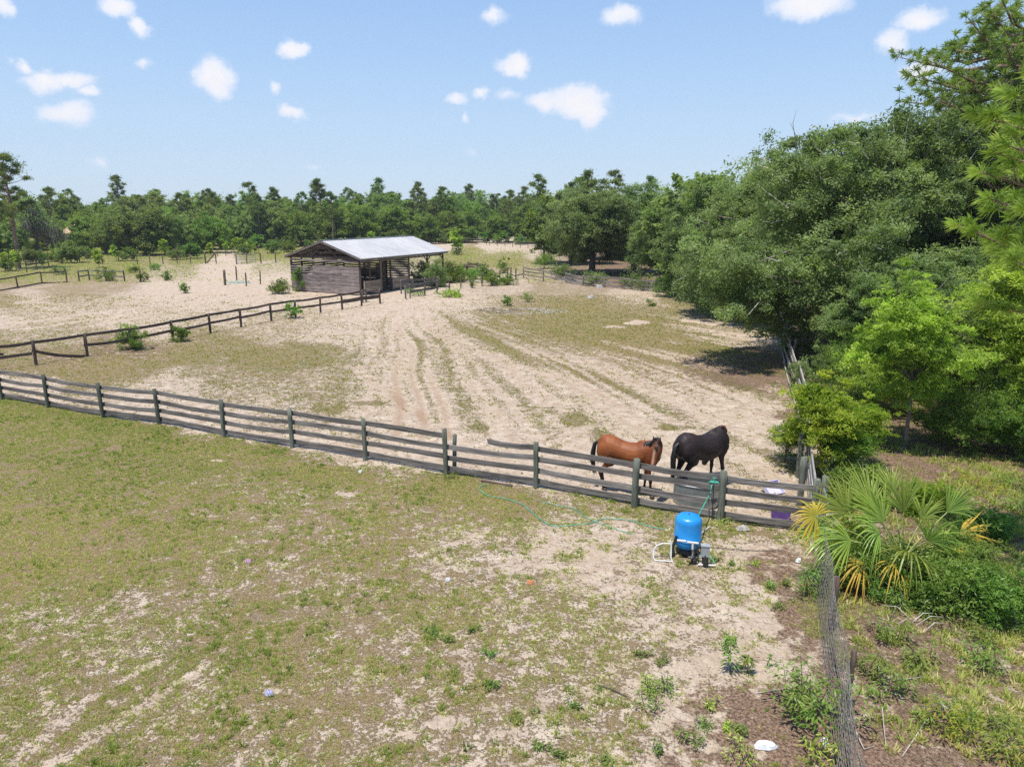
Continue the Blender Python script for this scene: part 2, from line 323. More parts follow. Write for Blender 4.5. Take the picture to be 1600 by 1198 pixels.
# ------------------------------------------------------------------ ground
CP = [  # photo column, row, grass cover, leaf litter, dryness, yellow sand
 (0,640,.80,0,.30),(0,700,.84,0,.25),(100,690,.86,0,.2),(200,700,.86,0,.22),(300,720,.80,0,.25),(400,720,.66,0,.3),(380,695,.42,.1,.4),(500,740,.66,.05,.4),(100,850,.82,0,.7),(0,850,.85,0,.65),(250,800,.74,0,.5),(250,870,.78,0,.6),(300,950,.62,0,.4),
 (0,1000,.60,0,.35),(100,980,.5,0,.3),(200,1000,.60,0,.3),(150,1150,.60,0,.3),(50,1180,.62,0,.3),(400,1000,.66,0,.45),(400,1150,.60,0,.4),(500,900,.62,0,.4),(600,800,.66,.1,.6),(600,900,.64,.02,.55),(600,1000,.60,0,.5),(600,1180,.54,0,.35),(500,1120,.60,0,.45),
 (700,770,.58,.1,.5),(800,800,.54,.1,.5),(800,900,.50,0,.45),(750,1000,.56,0,.45),(800,1150,.50,0,.4),(850,830,.22,0,.4),(900,860,.22,0,.4),(950,850,.22,0,.4),(960,905,.38,0,.4),(950,1000,.50,0,.4),(850,1080,.5,0,.4),(950,1100,.50,.1,.4),(1000,790,.5,.1,.5),(1060,870,.5,.15,.6),
 (1040,960,.34,.0,.4),(1100,930,.34,.05,.4),(1160,830,.40,.2,.6),(1230,835,.40,.3,.6),(1200,880,.24,.1,.4),(1150,900,.32,.0,.4),(1150,980,.16,0,.3),(1100,1040,.2,.05,.3),(1200,960,.28,.15,.4),(1250,930,.1,.7,.4),(1262,1000,.1,.85,.4),(1210,1010,.12,.35,.3),(1180,1060,.10,.15,.3),(1240,1080,.08,.6,.3),
 (1060,1100,.3,.35,.4),(1140,1130,.12,.7,.4),(1220,1150,.10,.9,.4),(1270,1180,.1,.95,.4),(1080,1180,.2,.5,.4),(980,1180,.38,.15,.4),(1180,1190,.12,.8,.4),
 (1340,1000,.72,.6,.3),(1400,1050,.55,.7,.4),(1380,1150,.5,.8,.4),(1450,1180,.5,.8,.4),(1500,1100,.6,.6,.35),(1580,1100,.7,.5,.3),(1560,1000,.6,.6,.4),(1580,900,.55,.6,.4),(1480,820,.5,.7,.4),(1560,780,.5,.7,.4),(1480,740,.45,.8,.5),(1400,720,.2,.95,.4),(1500,690,.2,1,.4),(1580,700,.2,1,.4),(1600,800,.6,.6,.4),(1350,690,.2,.9,.4),(1400,640,.1,1,.4),(1300,640,.1,1,.4),(1300,560,.1,1,.4),(1420,560,.1,1,.4),(1600,600,.1,1,.4),(1300,480,.1,1,.4),(1500,450,.1,1,.4),(1150,430,.2,.9,.4),(1100,410,.2,.9,.4),(1250,430,.2,.9,.4),
 (0,600,.05,0,.3),(50,612,.04,0,.3),(200,632,.04,0,.3),(300,650,.03,0,.3),(400,668,.02,0,.3),(500,685,.03,0,.3),(600,705,.03,0,.3),(700,722,.03,0,.3),(800,738,.02,0,.3),(900,745,.02,.05,.3),(1000,770,.02,.1,.3),(1150,790,.05,.05,.3),(1080,740,.02,.05,.3),
 (280,600,.16,0,.3),(350,585,.44,0,.35),(400,610,.36,0,.35),(450,640,.30,0,.3),(560,660,.28,0,.3),(600,600,.26,0,.3),(520,590,.32,0,.35),(700,560,.34,0,.35),(700,620,.22,0,.3),(730,690,.12,0,.3),(800,600,.26,0,.3),(850,660,.22,0,.3),(900,630,.22,0,.3),(1000,650,.18,0,.3),(1100,700,.05,0,.3),(1180,690,.03,0,.3),(1190,630,.06,.15,.3),(1120,620,.14,.1,.3),(1150,590,.08,.85,.3),(1200,610,.05,.75,.3),(1190,560,.08,.9,.3),(1120,575,.14,.6,.3),(1210,580,.05,.9,.3),(1070,590,.22,.3,.5),
 (1000,560,.36,.25,.6),(930,560,.34,.2,.6),(850,550,.40,.1,.5),(800,520,.40,0,.4),(700,510,.36,0,.4),(720,480,.12,0,.3),(600,520,.12,0,.3),(640,475,.04,0,.3),(680,462,.04,.05,.3),(600,490,.04,0,.3),(520,515,.14,0,.3),(560,500,.08,.05,.3),(450,520,.3,.1,.5),(620,560,.25,0,.3),
 (480,550,.62,0,.35),(400,545,.72,.0,.4),(320,555,.70,.1,.4),(250,570,.64,.15,.5),(170,575,.66,.3,.6),(90,580,.64,.25,.6),(150,545,.42,.6,.6),(230,545,.40,.6,.6),(90,555,.45,.5,.6),(330,530,.5,.3,.5),(20,570,.5,.4,.6),(420,510,.3,.2,.5),(500,500,.2,.1,.5),
 (860,500,.62,.05,.35),(920,510,.66,.05,.35),(980,485,.45,.05,.35),(1000,520,.62,.05,.35),(1060,530,.35,.1,.5),(900,470,.62,.15,.4),(1000,470,.30,0,.35),(1050,460,.5,.1,.3),(1080,505,.22,0,.3),(1100,525,.10,0,.2),(1160,530,.05,0,.1),(1200,530,.05,.1,.1),(820,485,.35,.4,.5),(760,450,.42,.2,.4),(740,465,.25,.1,.4),(850,450,.60,.25,.4),(800,440,.3,.3,.5),(930,455,.55,.35,.5),(840,500,.5,.15,.4),
 (0,505,.10,0,.4),(100,490,.20,0,.6),(60,470,.3,0,.6),(200,470,.28,0,.6),(300,470,.14,0,.4),(400,470,.10,0,.4),(350,490,.16,0,.4),(200,500,.1,0,.4),(0,530,.5,0,.4),(100,520,.35,0,.4),(250,510,.15,0,.3),(0,462,.62,0,.55),(100,450,.66,0,.5),(180,448,.6,.05,.5),(250,445,.18,0,.4),(320,425,.14,0,.4),(340,440,.12,0,.4),(430,440,.10,.1,.4),(400,455,.12,0,.4),(250,428,.5,0,.3),(430,415,.4,0,.4),(350,412,.1,0,.4),(300,418,.6,0,.3),
 (0,430,.92,0,.25),(100,415,.96,0,.25),(200,410,.96,0,.25),(300,404,.98,0,.2),(420,404,.8,0,.25),(430,396,1,0,.2),(300,393,1,0,.2),(100,398,1,0,.2),(400,388,1,.1,.2),(720,402,.92,0,.25),(760,410,.85,0,.3),(800,405,.9,0,.3),(830,420,.6,.05,.4),(850,405,.55,.1,.4),(760,425,.5,0,.3),(740,388,.8,0,.3),(800,398,.7,0,.3),
 (800,386,.02,.1,.3),(760,382,.02,0,.3),(840,392,.1,.35,.3),(700,379,.05,0,.3),(860,393,.2,.5,.3),(720,374,.2,.6,.3),(600,376,1,.4,.2),(400,376,1,.5,.2),(200,376,1,.5,.2),(860,375,.5,.8,.2),(1000,372,.3,.9,.2),
 (880,425,.3,.6,.4),(940,430,.15,.9,.4),(1000,432,.15,.9,.4),(1040,440,.3,.6,.4),(900,415,.2,.7,.4),(980,415,.1,1,.4)]
CP = np.array(CP, dtype=float)
FOC = at(600, 448)
def zones(x, y):
    """grass cover, litter, dryness at world points (one point list in, three arrays out)"""
    yy = np.maximum(y, 4.0)
    u = x / yy * F_PX; v = CAM_H * F_PX / yy
    w0 = at(0, 0)
    pts = np.array([tuple(at(c[0], c[1]))[:2] for c in CP]); pu = pts[:, 0] / pts[:, 1] * F_PX; pv = CAM_H * F_PX / pts[:, 1]
    wx = (fbm(x * .35, y * .35, 50, 3) - .5) * 3.2; wy = (fbm(x * .35, y * .35, 60, 3) - .5) * 3.2
    fall = np.minimum(1, 30 / yy)
    yy2 = np.maximum(yy + wy, 3); u = (x + wx) / yy2 * F_PX; v = CAM_H * F_PX / yy2
    S = np.zeros_like(x); O = [np.zeros_like(x) for _ in range(3)]
    for i in range(len(CP)):
        s2 = 1 + (pv[i] / 500) ** 2
        d2 = ((u - pu[i]) ** 2 * .8 + (v - pv[i]) ** 2 * 2.2) + 60
        w = d2 ** -2.4
        S += w
        for k in range(3): O[k] += w * CP[i, 2 + k]
    return [o / S for o in O]
def seg_d(x, y, a, b):
    ax, ay = a[0], a[1]; dx, dy = b[0] - ax, b[1] - ay; L = dx * dx + dy * dy
    t = np.clip(((x - ax) * dx + (y - ay) * dy) / L, 0, 1); return np.hypot(x - ax - t * dx, y - ay - t * dy)
TRACKS = [((20, 1198), (140, 1090), .16), ((140, 1090), (250, 1030), .10), ((75, 1198), (240, 1090), .16), ((240, 1090), (330, 1030), .1), ((650, 870), (760, 830), .14), ((0, 508), (230, 480), .5), ((0, 520), (200, 492), .4), ((230, 480), (420, 462), .5), ((560, 580), (700, 680), .3), ((700, 680), (790, 720), .3),
          ((640, 470), (560, 500), .7), ((340, 425), (430, 405), 1.2)]
PATCH = [  # extra spots: column, row, radius x, radius y in metres, cover change
 ((1085,543),1.3,1.0,1.0),((1110,547),1.6,.9,1.0),((1140,550),.8,.6,.8),((1280-40,480),.1,.1,0),((1075,502),.6,0.63,-1.2),((1105,505),.8,0.9,-1.2),((1135,495),.9,0.63,-1),((990,505),.8,0.7200000000000001,-1),((965,510),1,0.7200000000000001,-.8),((1000,503),.6,0.9,-1),((1145,509),.5,0.54,-1),((650,603),.8,.5,.0),((1210,532),1.4,.6,-.5),
 ((895,655),.5,1.1,.55),((940,683),.5,1.0,.5),((1050,668),.8,.4,.5),((860,640),.3,.6,.4),((750,668),.4,.6,.45),((520,640),.6,.5,.45),((580,630),.7,.4,.5),((340,718),.2,.12,-.9),((545,772),.35,.15,-.6),((425,1080),.12,.08,-.8),((690,1130),.22,.14,-.8),((300,1055),.15,.1,-.8),((205,690),.3,.15,-.4)]
TH_C = np.radians(0)
def cover(x, y):
    g, l, d = zones(x, y)
    r = np.hypot(x - FOC[0], y - FOC[1]); th = np.arctan2(x - FOC[0], -(y - FOC[1]))
    inside = np.clip((r - 3) / 10, 0, 1) * np.clip((52 - y) / 6, 0, 1) * np.clip((th - .06) / .12, 0, 1) * np.clip((1.25 - th) / .25, 0, 1)
    fence_line = 27.02 + (x + 20.29) * (-.437)
    inside = inside * np.clip((y - fence_line - .8) / 1.5, 0, 1)
    st = vnoise(th * 120 + r * .12 + (fbm(x * .08, y * .08, 90, 2) - .5) * 7, r * .07, 5) * .64 + vnoise(th * 34 + r * .03 + (fbm(x * .08, y * .08, 91, 2) - .5) * 3, r * .05, 8) * .36
    g = g + inside * (st - .49) * 1.15
    rut = inside * (st - .5) * .75
    for a, b, w in TRACKS:
        k = np.clip(1 - seg_d(x, y, at(*a), at(*b)) / w, 0, 1); k = np.minimum(1, k * 2); g = g - k * .26 * (.5 + fbm(x * 3, y * 3, 77, 2)); rut = rut - k * .14; l = l * (1 - k * .5)
    for (c, rx, ry, dv) in PATCH:
        p = at(*c); q = ((x - p[0]) / rx) ** 2 + ((y - p[1]) / ry) ** 2; q = q * (.6 + fbm(x * 2.5, y * 2.5, 31, 2) * .9)
        g = g + dv * np.clip(1.3 - q, 0, 1)
    near = np.clip((26.5 + (x + 20.29) * (-.437) - y) / 1.0, 0, 1); padd = (1 - near) * np.clip((58 - y) / 6, 0, 1)
    fd = (26.95 + (x + 20.29) * (-.437)) - y          # metres on the near side of the board fence
    g = g + np.clip(1 - np.abs(fd - 1.1) / 1.6, 0, 1) * (fd > -.05) * .42 * np.clip((3.5 - x) / 4, .25, 1) * (x < 6)
    g = g + near * .02 * (x < 5) + padd * .15; d = d + near * .17
    g = g + .16 * np.clip((y - 36) / 5, 0, 1) * np.clip((62 - y) / 4, 0, 1) * np.clip((x + 5) / 4, 0, 1)
    rt = np.clip((x - (4.9 + (y - 8) * .33)) / .6, 0, 1) * np.clip((27 - y) / 2, 0, 1); g = g - rt * .08; d = d + rt * .22
    return np.clip(g, -.3, 1.2), np.clip(l, 0, 1), np.clip(d, 0, 1), rut
def height(x, y, rut=0):
    far = np.clip((60 - y) / 30, 0.0, 1)
    return (fbm(x * .5, y * .5, 11, 3) - .5) * .08 + (fbm(x * 2.2, y * 2.2, 12, 3) - .5) * .055 * far + rut * .05 * far
def axis(parts):
    out = [parts[0][0]]
    for a, b, s in parts:
        n = max(1, int(round((b - a) / s))); out += list(a + (b - a) * (np.arange(1, n + 1) / n))
    return np.array(out)
gx = axis([(-900, -300, 60), (-300, -80, 8), (-80, -30, 1.2), (-30, -16, .25), (-16, 14, .13), (14, 30, .4), (30, 90, 2), (90, 300, 10), (300, 900, 60)])
gy = axis([(-60, 2, 4), (2, 6, .5), (6, 30, .12), (30, 60, .24), (60, 90, .6), (90, 180, 1.8), (180, 500, 12), (500, 1800, 100)])
XX, YY = np.meshgrid(gx, gy); fx, fy = XX.ravel(), YY.ravel()
g_, l_, d_, r_ = cover(fx, fy)
fz = height(fx, fy, r_)
nx_, ny_ = len(gx), len(gy)
I = np.arange(nx_ * ny_).reshape(ny_, nx_)
quads = np.stack([I[:-1, :-1], I[:-1, 1:], I[1:, 1:], I[1:, :-1]], -1).reshape(-1, 4)
gme = np_mesh('ground', np.stack([fx, fy, fz], 1), quads, {'cover': g_, 'litter': l_, 'dry': d_, 'rut': r_}, smooth=True)
def ground_mat():
    m, t, b = mat('sandy_pasture'); b.inputs['Roughness'].default_value = .95; b.inputs['Specular IOR Level'].default_value = .1
    ge = N(t, 'ShaderNodeNewGeometry')
    def att(n): return N(t, 'ShaderNodeAttribute', attribute_name=n).outputs['Fac']
    def noise(s, d=5.0, r=.6, off=(0, 0, 0), sc=(1, 1, 1)):
        mp = N(t, 'ShaderNodeMapping'); mp.inputs['Location'].default_value = off; mp.inputs['Scale'].default_value = sc; t.links.new(ge.outputs['Position'], mp.inputs['Vector'])
        n = N(t, 'ShaderNodeTexNoise', inp={'Scale': s, 'Detail': d, 'Roughness': r}); t.links.new(mp.outputs[0], n.inputs['Vector']); return n.outputs['Fac']
    n1 = noise(.9, 3, .6); n2 = noise(4.2, 4, .68, (3, 7, 0)); n3 = noise(17, 4, .7, (9, 1, 0)); n4 = noise(60, 2, .6, (2, 8, 0))
    # coarse patches, tufts and single blades together decide where plants cover the sand
    s = math_n(t, 'ADD', math_n(t, 'MULTIPLY', n1, .16), math_n(t, 'MULTIPLY', n2, .38)); s = math_n(t, 'ADD', s, math_n(t, 'MULTIPLY', n3, .46))
    # s ~ .5 +- .1 : stretch to 0..1
    s = math_n(t, 'MULTIPLY_ADD', s, 4.3, -1.60)
    cov = math_n(t, 'SUBTRACT', att('cover'), s); mask = ramp_n(t, cov, -.10, .10)
    sand_n = noise(2.3, 6, .7, (5, 5, 0)); sand_b = noise(.35, 4, .6, (1, 2, 0))
    sand = mix_n(t, ramp_n(t, sand_n, .3, .7), (.355, .268, .190), (.585, .487, .387))
    sand = mix_n(t, math_n(t, 'MULTIPLY', ramp_n(t, sand_b, .42, .66), .55), sand, (.45, .350, .255))
    sand = mix_n(t, math_n(t, 'MULTIPLY', ramp_n(t, n3, .56, .72), .5), sand, (.26, .185, .125))
    sand = mix_n(t, ramp_n(t, math_n(t, 'ADD', math_n(t, 'ABSOLUTE', att('rut')), math_n(t, 'MULTIPLY_ADD', n2, .4, -.2)), .10, .42), sand, (.35, .245, .165))
    gr_a = noise(.8, 6, .7, (8, 3, 0)); gr_f = noise(28, 3, .7, (4, 4, 0))
    green = mix_n(t, ramp_n(t, gr_f, .35, .65), (.125, .130, .030), (.250, .240, .068))
    dryc = mix_n(t, ramp_n(t, gr_f, .35, .65), (.235, .160, .072), (.40, .300, .155))
    dm = ramp_n(t, math_n(t, 'ADD', math_n(t, 'MULTIPLY', att('dry'), .75), math_n(t, 'ADD', math_n(t, 'MULTIPLY', gr_a, 1.1), math_n(t, 'MULTIPLY', n4, .3))), .60, 1.18)
    veg = mix_n(t, dm, green, dryc)
    veg = mix_n(t, math_n(t, 'MULTIPLY', ramp_n(t, n4, .55, .75), .5), veg, (.045, .055, .018))
    fl = noise(38, 3, .7, (11, 2, 0)); veg = mix_n(t, math_n(t, 'MULTIPLY', ramp_n(t, fl, .53, .64), .62), veg, (.50, .42, .33))
    c = mix_n(t, mask, sand, veg)
    # fallen leaves and bark chips
    lit = mix_n(t, ramp_n(t, noise(22, 4, .8, (6, 0, 0)), .35, .68), (.085, .050, .034), (.34, .235, .165))
    lm = ramp_n(t, math_n(t, 'SUBTRACT', math_n(t, 'MULTIPLY_ADD', noise(3.1, 5, .75, (0, 9, 0)), 2.6, -.8), att('litter')), .16, -.16)
    lm = math_n(t, 'MULTIPLY', lm, math_n(t, 'MULTIPLY_ADD', mask, -.6, 1.0))
    c = mix_n(t, lm, c, lit)
    t.links.new(c, b.inputs['Base Color'])
    pits = ramp_n(t, noise(6.5, 2, .5, (1, 6, 0)), .42, .58)
    h = math_n(t, 'ADD', math_n(t, 'MULTIPLY_ADD', pits, .22, math_n(t, 'MULTIPLY', n2, .6)), math_n(t, 'ADD', math_n(t, 'MULTIPLY', n3, .5), math_n(t, 'MULTIPLY', math_n(t, 'MULTIPLY', n4, mask), .5)))
    bp = N(t, 'ShaderNodeBump', inp={'Strength': 1.0, 'Distance': .11}); t.links.new(h, bp.inputs['Height']); t.links.new(bp.outputs[0], b.inputs['Normal'])
    return m
M['ground'] = ground_mat()
ground = link('ground', gme, M['ground']); tag(ground, kind='structure')

# ------------------------------------------------------------------ grass blades (nobody could count them)
def blades(name, label, n_try, region, size, nb, seed, dens=lambda x, y: 1, zb=None, matl='grass', tint=(0, 1), thr=.5, spread=1.0):
    rg = np.random.default_rng(seed); x = rg.uniform(region[0], region[1], n_try); y = region[2] * (region[3] / region[2]) ** rg.uniform(0, 1, n_try)
    vis = np.abs(x) < y * .80 + 1.5
    x, y = x[vis], y[vis]
    g, l, d, r = cover(x, y)
    s = fbm(x * .9, y * .9, 201, 3) * .30 + fbm(x * 4, y * 4, 202, 3) * .7
    p = g - (s * 2.6 - .8)
    keep = (p > rg.uniform(-.25, .35, len(x))) & (rg.uniform(0, 1, len(x)) < dens(x, y))
    x, y, d, r = x[keep], y[keep], d[keep], r[keep]; n = len(x)
    z = height(x, y, r)
    sz = size[0] + (size[1] - size[0]) * rg.uniform(0, 1, n) ** 2
    cx = np.repeat(x, nb); cy_ = np.repeat(y, nb); cz = np.repeat(z, nb); S = np.repeat(sz, nb); m = n * nb
    a = rg.uniform(0, 2 * math.pi, m); lean = rg.uniform(.2, 1.1, m) * spread; rr = rg.uniform(0, .5, m) * S
    bx = cx + np.cos(a) * rr; by = cy_ + np.sin(a) * rr
    L = S * rg.uniform(.6, 1.2, m); w = L * .10 + .0025; w = np.maximum(w, .0006 * cy_)
    tx = bx + np.cos(a) * L * np.sin(lean); ty = by + np.sin(a) * L * np.sin(lean); tz = cz + L * np.cos(lean)
    px, py_ = -np.sin(a) * w, np.cos(a) * w
    V = np.stack([np.stack([bx - px, by - py_, cz - .01], 1), np.stack([bx + px, by + py_, cz - .01], 1), np.stack([tx, ty, tz], 1)], 1).reshape(-1, 3)
    T = np.clip(np.repeat(np.clip(rg.normal(.32 + d * .5, .2), 0, 1), nb) + rg.normal(0, .08, m), tint[0], tint[1]); T = np.repeat(T, 3)
    me = np_mesh(name, V, np.arange(len(V)).reshape(-1, 3), {'tint': T})
    return tag(link(name, me, M[matl]), label, 'grass', kind='stuff')
blades('lawn_grass', 'short patchy green and tan grass over the near lawn', 420000, (-22, 14, 6.5, 27), (.02, .06), 7, 1,
       dens=lambda x, y: np.clip(26 / (y + 4), .3, 1) * np.where(y < 27.02 + (x + 20.29) * (-.437) + .0, 1, 0))
blades('grass_tufts', 'scattered brighter green tufts standing in the near lawn', 26000, (-22, 9, 6.5, 27), (.05, .11), 14, 9, tint=(0, .62),
       dens=lambda x, y: np.where(y < 27.02 + (x + 20.29) * (-.437), 1, 0) * np.clip((fbm(x * .8, y * .8, 301, 3) - .45) * 6, 0, 1), matl='tuft')
blades('pasture_grass', 'low sprigs of green grass in the sandy paddock', 200000, (-45, 30, 16, 62), (.03, .085), 6, 2,
       dens=lambda x, y: np.where(y > 27.02 + (x + 20.29) * (-.437) + .4, 1, 0))
blades('roadside_weeds', 'tall green and straw weeds beyond the wire fence', 120000, (4.6, 24, 7, 26), (.05, .17), 7, 3,
       dens=lambda x, y: np.where(x > 4.7 + (y - 8) * .33, .25 + .6 * (fbm(x * .7, y * .7, 401, 3) > .5), 0), spread=1.0)
blades('meadow_grass', 'yellow green meadow grass behind the shed', 60000, (-110, 20, 72, 140), (.08, .2), 5, 4, dens=lambda x, y: .7, matl='meadow')

# ------------------------------------------------------------------ leaves and trees
def leaf_arrays(C, Nn, size, asp, tint, rg, droop=None):
    n = len(C)
    Nn = Nn / np.maximum(1e-6, np.linalg.norm(Nn, axis=1, keepdims=True))
    t = rg.normal(size=(n, 3)); 
    if droop is not None: t = t * .5 + droop
    t = t - Nn * np.sum(t * Nn, 1, keepdims=True); t /= np.maximum(1e-6, np.linalg.norm(t, axis=1, keepdims=True))
    b = np.cross(Nn, t); s = size[:, None]
    V = np.stack([C - t * s, C + b * s * asp - t * s * .1, C + t * s, C - b * s * asp - t * s * .1], 1)
    V[:, 1] += Nn * s * .15; V[:, 3] += Nn * s * .15
    return V.reshape(-1, 3), np.repeat(tint, 4)
def leaf_mesh(name, C, Nn, size, asp, tint, rg, droop=None):
    V, T = leaf_arrays(C, Nn, size, asp, tint, rg, droop)
    return np_mesh(name, V, np.arange(len(V)).reshape(-1, 4), {'tint': T})
def clumps_in(rg, lobes, k, zmin, edge=.38):
    out = []
    vol = np.array([l[3] * l[4] * l[5] for l in lobes]) ** .67; vol /= vol.sum()
    for i, l in enumerate(lobes):
        n = max(3, int(k * vol[i])); d = rg.normal(size=(n, 3)); d /= np.linalg.norm(d, axis=1, keepdims=True)
        d *= (rg.uniform(0, 1, (n, 1)) ** edge); p = np.array(l[:3]) + d * np.array(l[3:6]); out.append(p[p[:, 2] > zmin])
    return np.concatenate(out)
def crown_mesh(name, rg, lobes, k, leaves, leaf, asp=.45, zmin=.5, cr=(.5, 1.0), flat=.7, up=.6, edge=.38, wild=.14, sub=7):
    P = clumps_in(rg, lobes, k, zmin, edge); n = len(P)
    c0 = P.mean(0); wz = (rg.uniform(0, 1, n) < wild) & (P[:, 2] > c0[2] * .75)
    P[wz] = c0 + (P[wz] - c0) * rg.uniform(1.04, 1.22, (wz.sum(), 1))
    r = rg.uniform(cr[0], cr[1], n); r[wz] *= .5
    # every clump is a handful of sprigs, every sprig a loose bunch of leaves
    si = np.repeat(np.arange(n), sub); so_ = rg.normal(size=(n * sub, 3)); so_ *= np.array([.62, .62, .62 * flat]) * r[si][:, None]; Q = P[si] + so_
    m = max(2, int(leaves / (n * sub))); idx = np.repeat(np.arange(n * sub), m)
    off = rg.normal(size=(len(idx), 3)) * np.array([1, 1, flat]) * .27 * r[si][idx][:, None]; C = Q[idx] + off
    on = so_ / np.maximum(.05, np.linalg.norm(so_, axis=1, keepdims=True))
    Nn = on[idx] * .35 + np.array([0, 0, up]) + rg.normal(size=off.shape) * .6
    ct = rg.uniform(.0, .62, n)[si] + rg.normal(0, .10, n * sub); T = np.clip(ct[idx] + rg.normal(0, .13, len(idx)), 0, 1)
    S = rg.uniform(.6, 1.25, len(idx)) * leaf
    ok = C[:, 2] > zmin * .6
    return leaf_mesh(name, C[ok], Nn[ok], S[ok], asp, T[ok], rg), P
def limbs(mb, P, rg, base_h, r0, top, n_limb, lean=(0, 0), trunk_n=8, vis_twigs=0):
    """tapering trunk with limbs reaching into the crown"""
    tp = [Vector((0, 0, -.15)), Vector((lean[0] * .15, lean[1] * .15, base_h * .5)), Vector((lean[0] * .4, lean[1] * .4, base_h)), Vector((lean[0] * .7, lean[1] * .7, (base_h + top) / 2)), Vector((lean[0], lean[1], top))]
    mb.tube(tp, [r0 * 1.35, r0, r0 * .85, r0 * .5, r0 * .12], trunk_n)
    ids = rg.choice(len(P), min(n_limb, len(P)), replace=False)
    for i in ids:
        q = Vector(P[i]); t = rg.uniform(.0, .55); s = tp[2].lerp(tp[4], t)
        if q.z < s.z - 1.0: s = tp[2].copy()
        mid = s.lerp(q, .5) + Vector(rg.normal(0, .06, 3)) * (q - s).length + Vector((0, 0, .08 * (q - s).length))
        rr = r0 * (.5 - .3 * t) * min(1, (q - s).length / 3 + .3)
        mb.tube([s, s.lerp(mid, .55) + Vector((0, 0, .05)), mid, mid.lerp(q, .6), q], [rr, rr * .75, rr * .55, rr * .35, rr * .1], 5, cap=False)
PROTO = {}
def tree_from(proto, loc, label, group=None, sc=1.0, rz=None, name=None, cat='tree', sz=None):
    tm, cm, tmat, cmat, nm, extra = proto
    o = empty(name or nm, loc, label, cat, group, rz if rz is not None else random.uniform(0, 6.28)); o.scale = (sc, sc, sz or sc)
    if tm: link('trunk', tm, M[tmat], o)
    link('crown', cm, M[cmat], o)
    for en, em, emat in extra: tag(link(en, em, M[emat], o), kind='stuff')
    return o
def oak_proto(seed, H=10, Rr=6, k=130, leaves=60000, leaf=.2, cmat='oak_far', tmat='dark_bark', zmin=1.2, name='oak_tree', n_l=26, cr=(.7, 1.5), trunk=.32, edge=.38, twigs=0, lob=6, base=.28, low=.38, lobes_in=None):
    rg = np.random.default_rng(seed)
    lobes = [(0, 0, H * .54, Rr * .72, Rr * .72, H * .44)]
    for i in range(lob):
        a = 2 * math.pi * i / lob + rg.uniform(-.4, .4); rr = Rr * rg.uniform(.42, .62)
        lobes.append((math.cos(a) * rr, math.sin(a) * rr, H * rg.uniform(low, .64), Rr * rg.uniform(.34, .5), Rr * rg.uniform(.34, .5), H * rg.uniform(.2, .32)))
    lobes_ = lobes_in or lobes
    cm, P = crown_mesh('crown', rg, lobes_, k, leaves, leaf, zmin=zmin, cr=cr, edge=edge)
    mb = MB(); limbs(mb, P, rg, H * base, trunk, H * .85, n_l)
    extra = []
    if twigs:
        tw = MB(); ids = rg.choice(len(P), min(twigs, len(P)), replace=False); c = Vector((0, 0, H * .45))
        for i in ids:
            q = Vector(P[i]); d = (q - c).normalized(); e = q + d * rg.uniform(.6, 1.5) + Vector(rg.normal(0, .5, 3)); s = q - d * rg.uniform(.2, .8)
            tw.tube([s, s.lerp(e, .4) + Vector(rg.normal(0, .1, 3)), s.lerp(e, .75) + Vector(rg.normal(0, .12, 3)), e], [.03, .024, .016, .006], 3, cap=False)
        extra.append(('bare_twigs', tw.mesh('bare_twigs'), 'pale_bark'))
    return (mb.mesh('trunk'), cm, tmat, cmat, name, extra)
def pine_proto(seed, H=15, Rr=3, bare=.5, leaf=.22, leaves=9000, cmat='pine', k=26, name='pine_tree', trunk=.17, cr=(.45, .95), asp=.16):
    rg = np.random.default_rng(seed); P = []
    for i in range(k):
        t = (i + rg.uniform(0, 1)) / k; z = H * (bare + (1 - bare) * t); a = rg.uniform(0, 6.28); rr = Rr * (math.sin(math.pi * min(1, .22 + t * .74)) ** .8) * rg.uniform(.35, 1.05)
        P.append((math.cos(a) * rr, math.sin(a) * rr, z + rr * rg.uniform(.05, .25)))
    P.append((0, 0, H * .99)); P = np.array(P); n = len(P); r = rg.uniform(cr[0], cr[1], n); r[-1] *= .8
    m = int(leaves / n); idx = np.repeat(np.arange(n), m)
    off = rg.normal(size=(n * m, 3)); off /= np.linalg.norm(off, axis=1, keepdims=True)
    rad = np.abs(rg.normal(0, .62, (n * m, 1))); C = P[idx] + off * rad * r[idx][:, None] * np.array([1, 1, .62])
    T = np.clip(rg.uniform(.1, .65, n)[idx] + rg.normal(0, .15, n * m), 0, 1)
    cm = leaf_mesh('crown', C, rg.normal(size=off.shape) + np.array([0, 0, .8]), rg.uniform(.7, 1.3, n * m) * leaf, asp, T, rg, droop=off * 1.2 + np.array([0, 0, .3]))
    mb = MB(); w = rg.normal(0, .02 * H, 2)
    mb.tube([(0, 0, -.2), (w[0] * .3, w[1] * .3, H * .3), (w[0] * .6, w[1] * .6, H * .6), (0, 0, H * .95)], [trunk * 1.25, trunk, trunk * .75, trunk * .2], 7)
    for q in P[:-1]:
        q = Vector(q); s = Vector((0, 0, max(H * bare * .9, q.z - .9))); mb.tube([s, s.lerp(q, .55) + Vector((0, 0, -.1)), q], [trunk * .28, trunk * .18, .02], 4, cap=False)
    for i in range(7):
        z = H * rg.uniform(.25, bare); a = rg.uniform(0, 6.28); L = rg.uniform(.3, .9); mb.tube([(0, 0, z), (math.cos(a) * L, math.sin(a) * L, z + .15)], [trunk * .18, .015], 4, cap=False)
    return (mb.mesh('trunk'), cm, 'pine_bark', cmat, name, [])

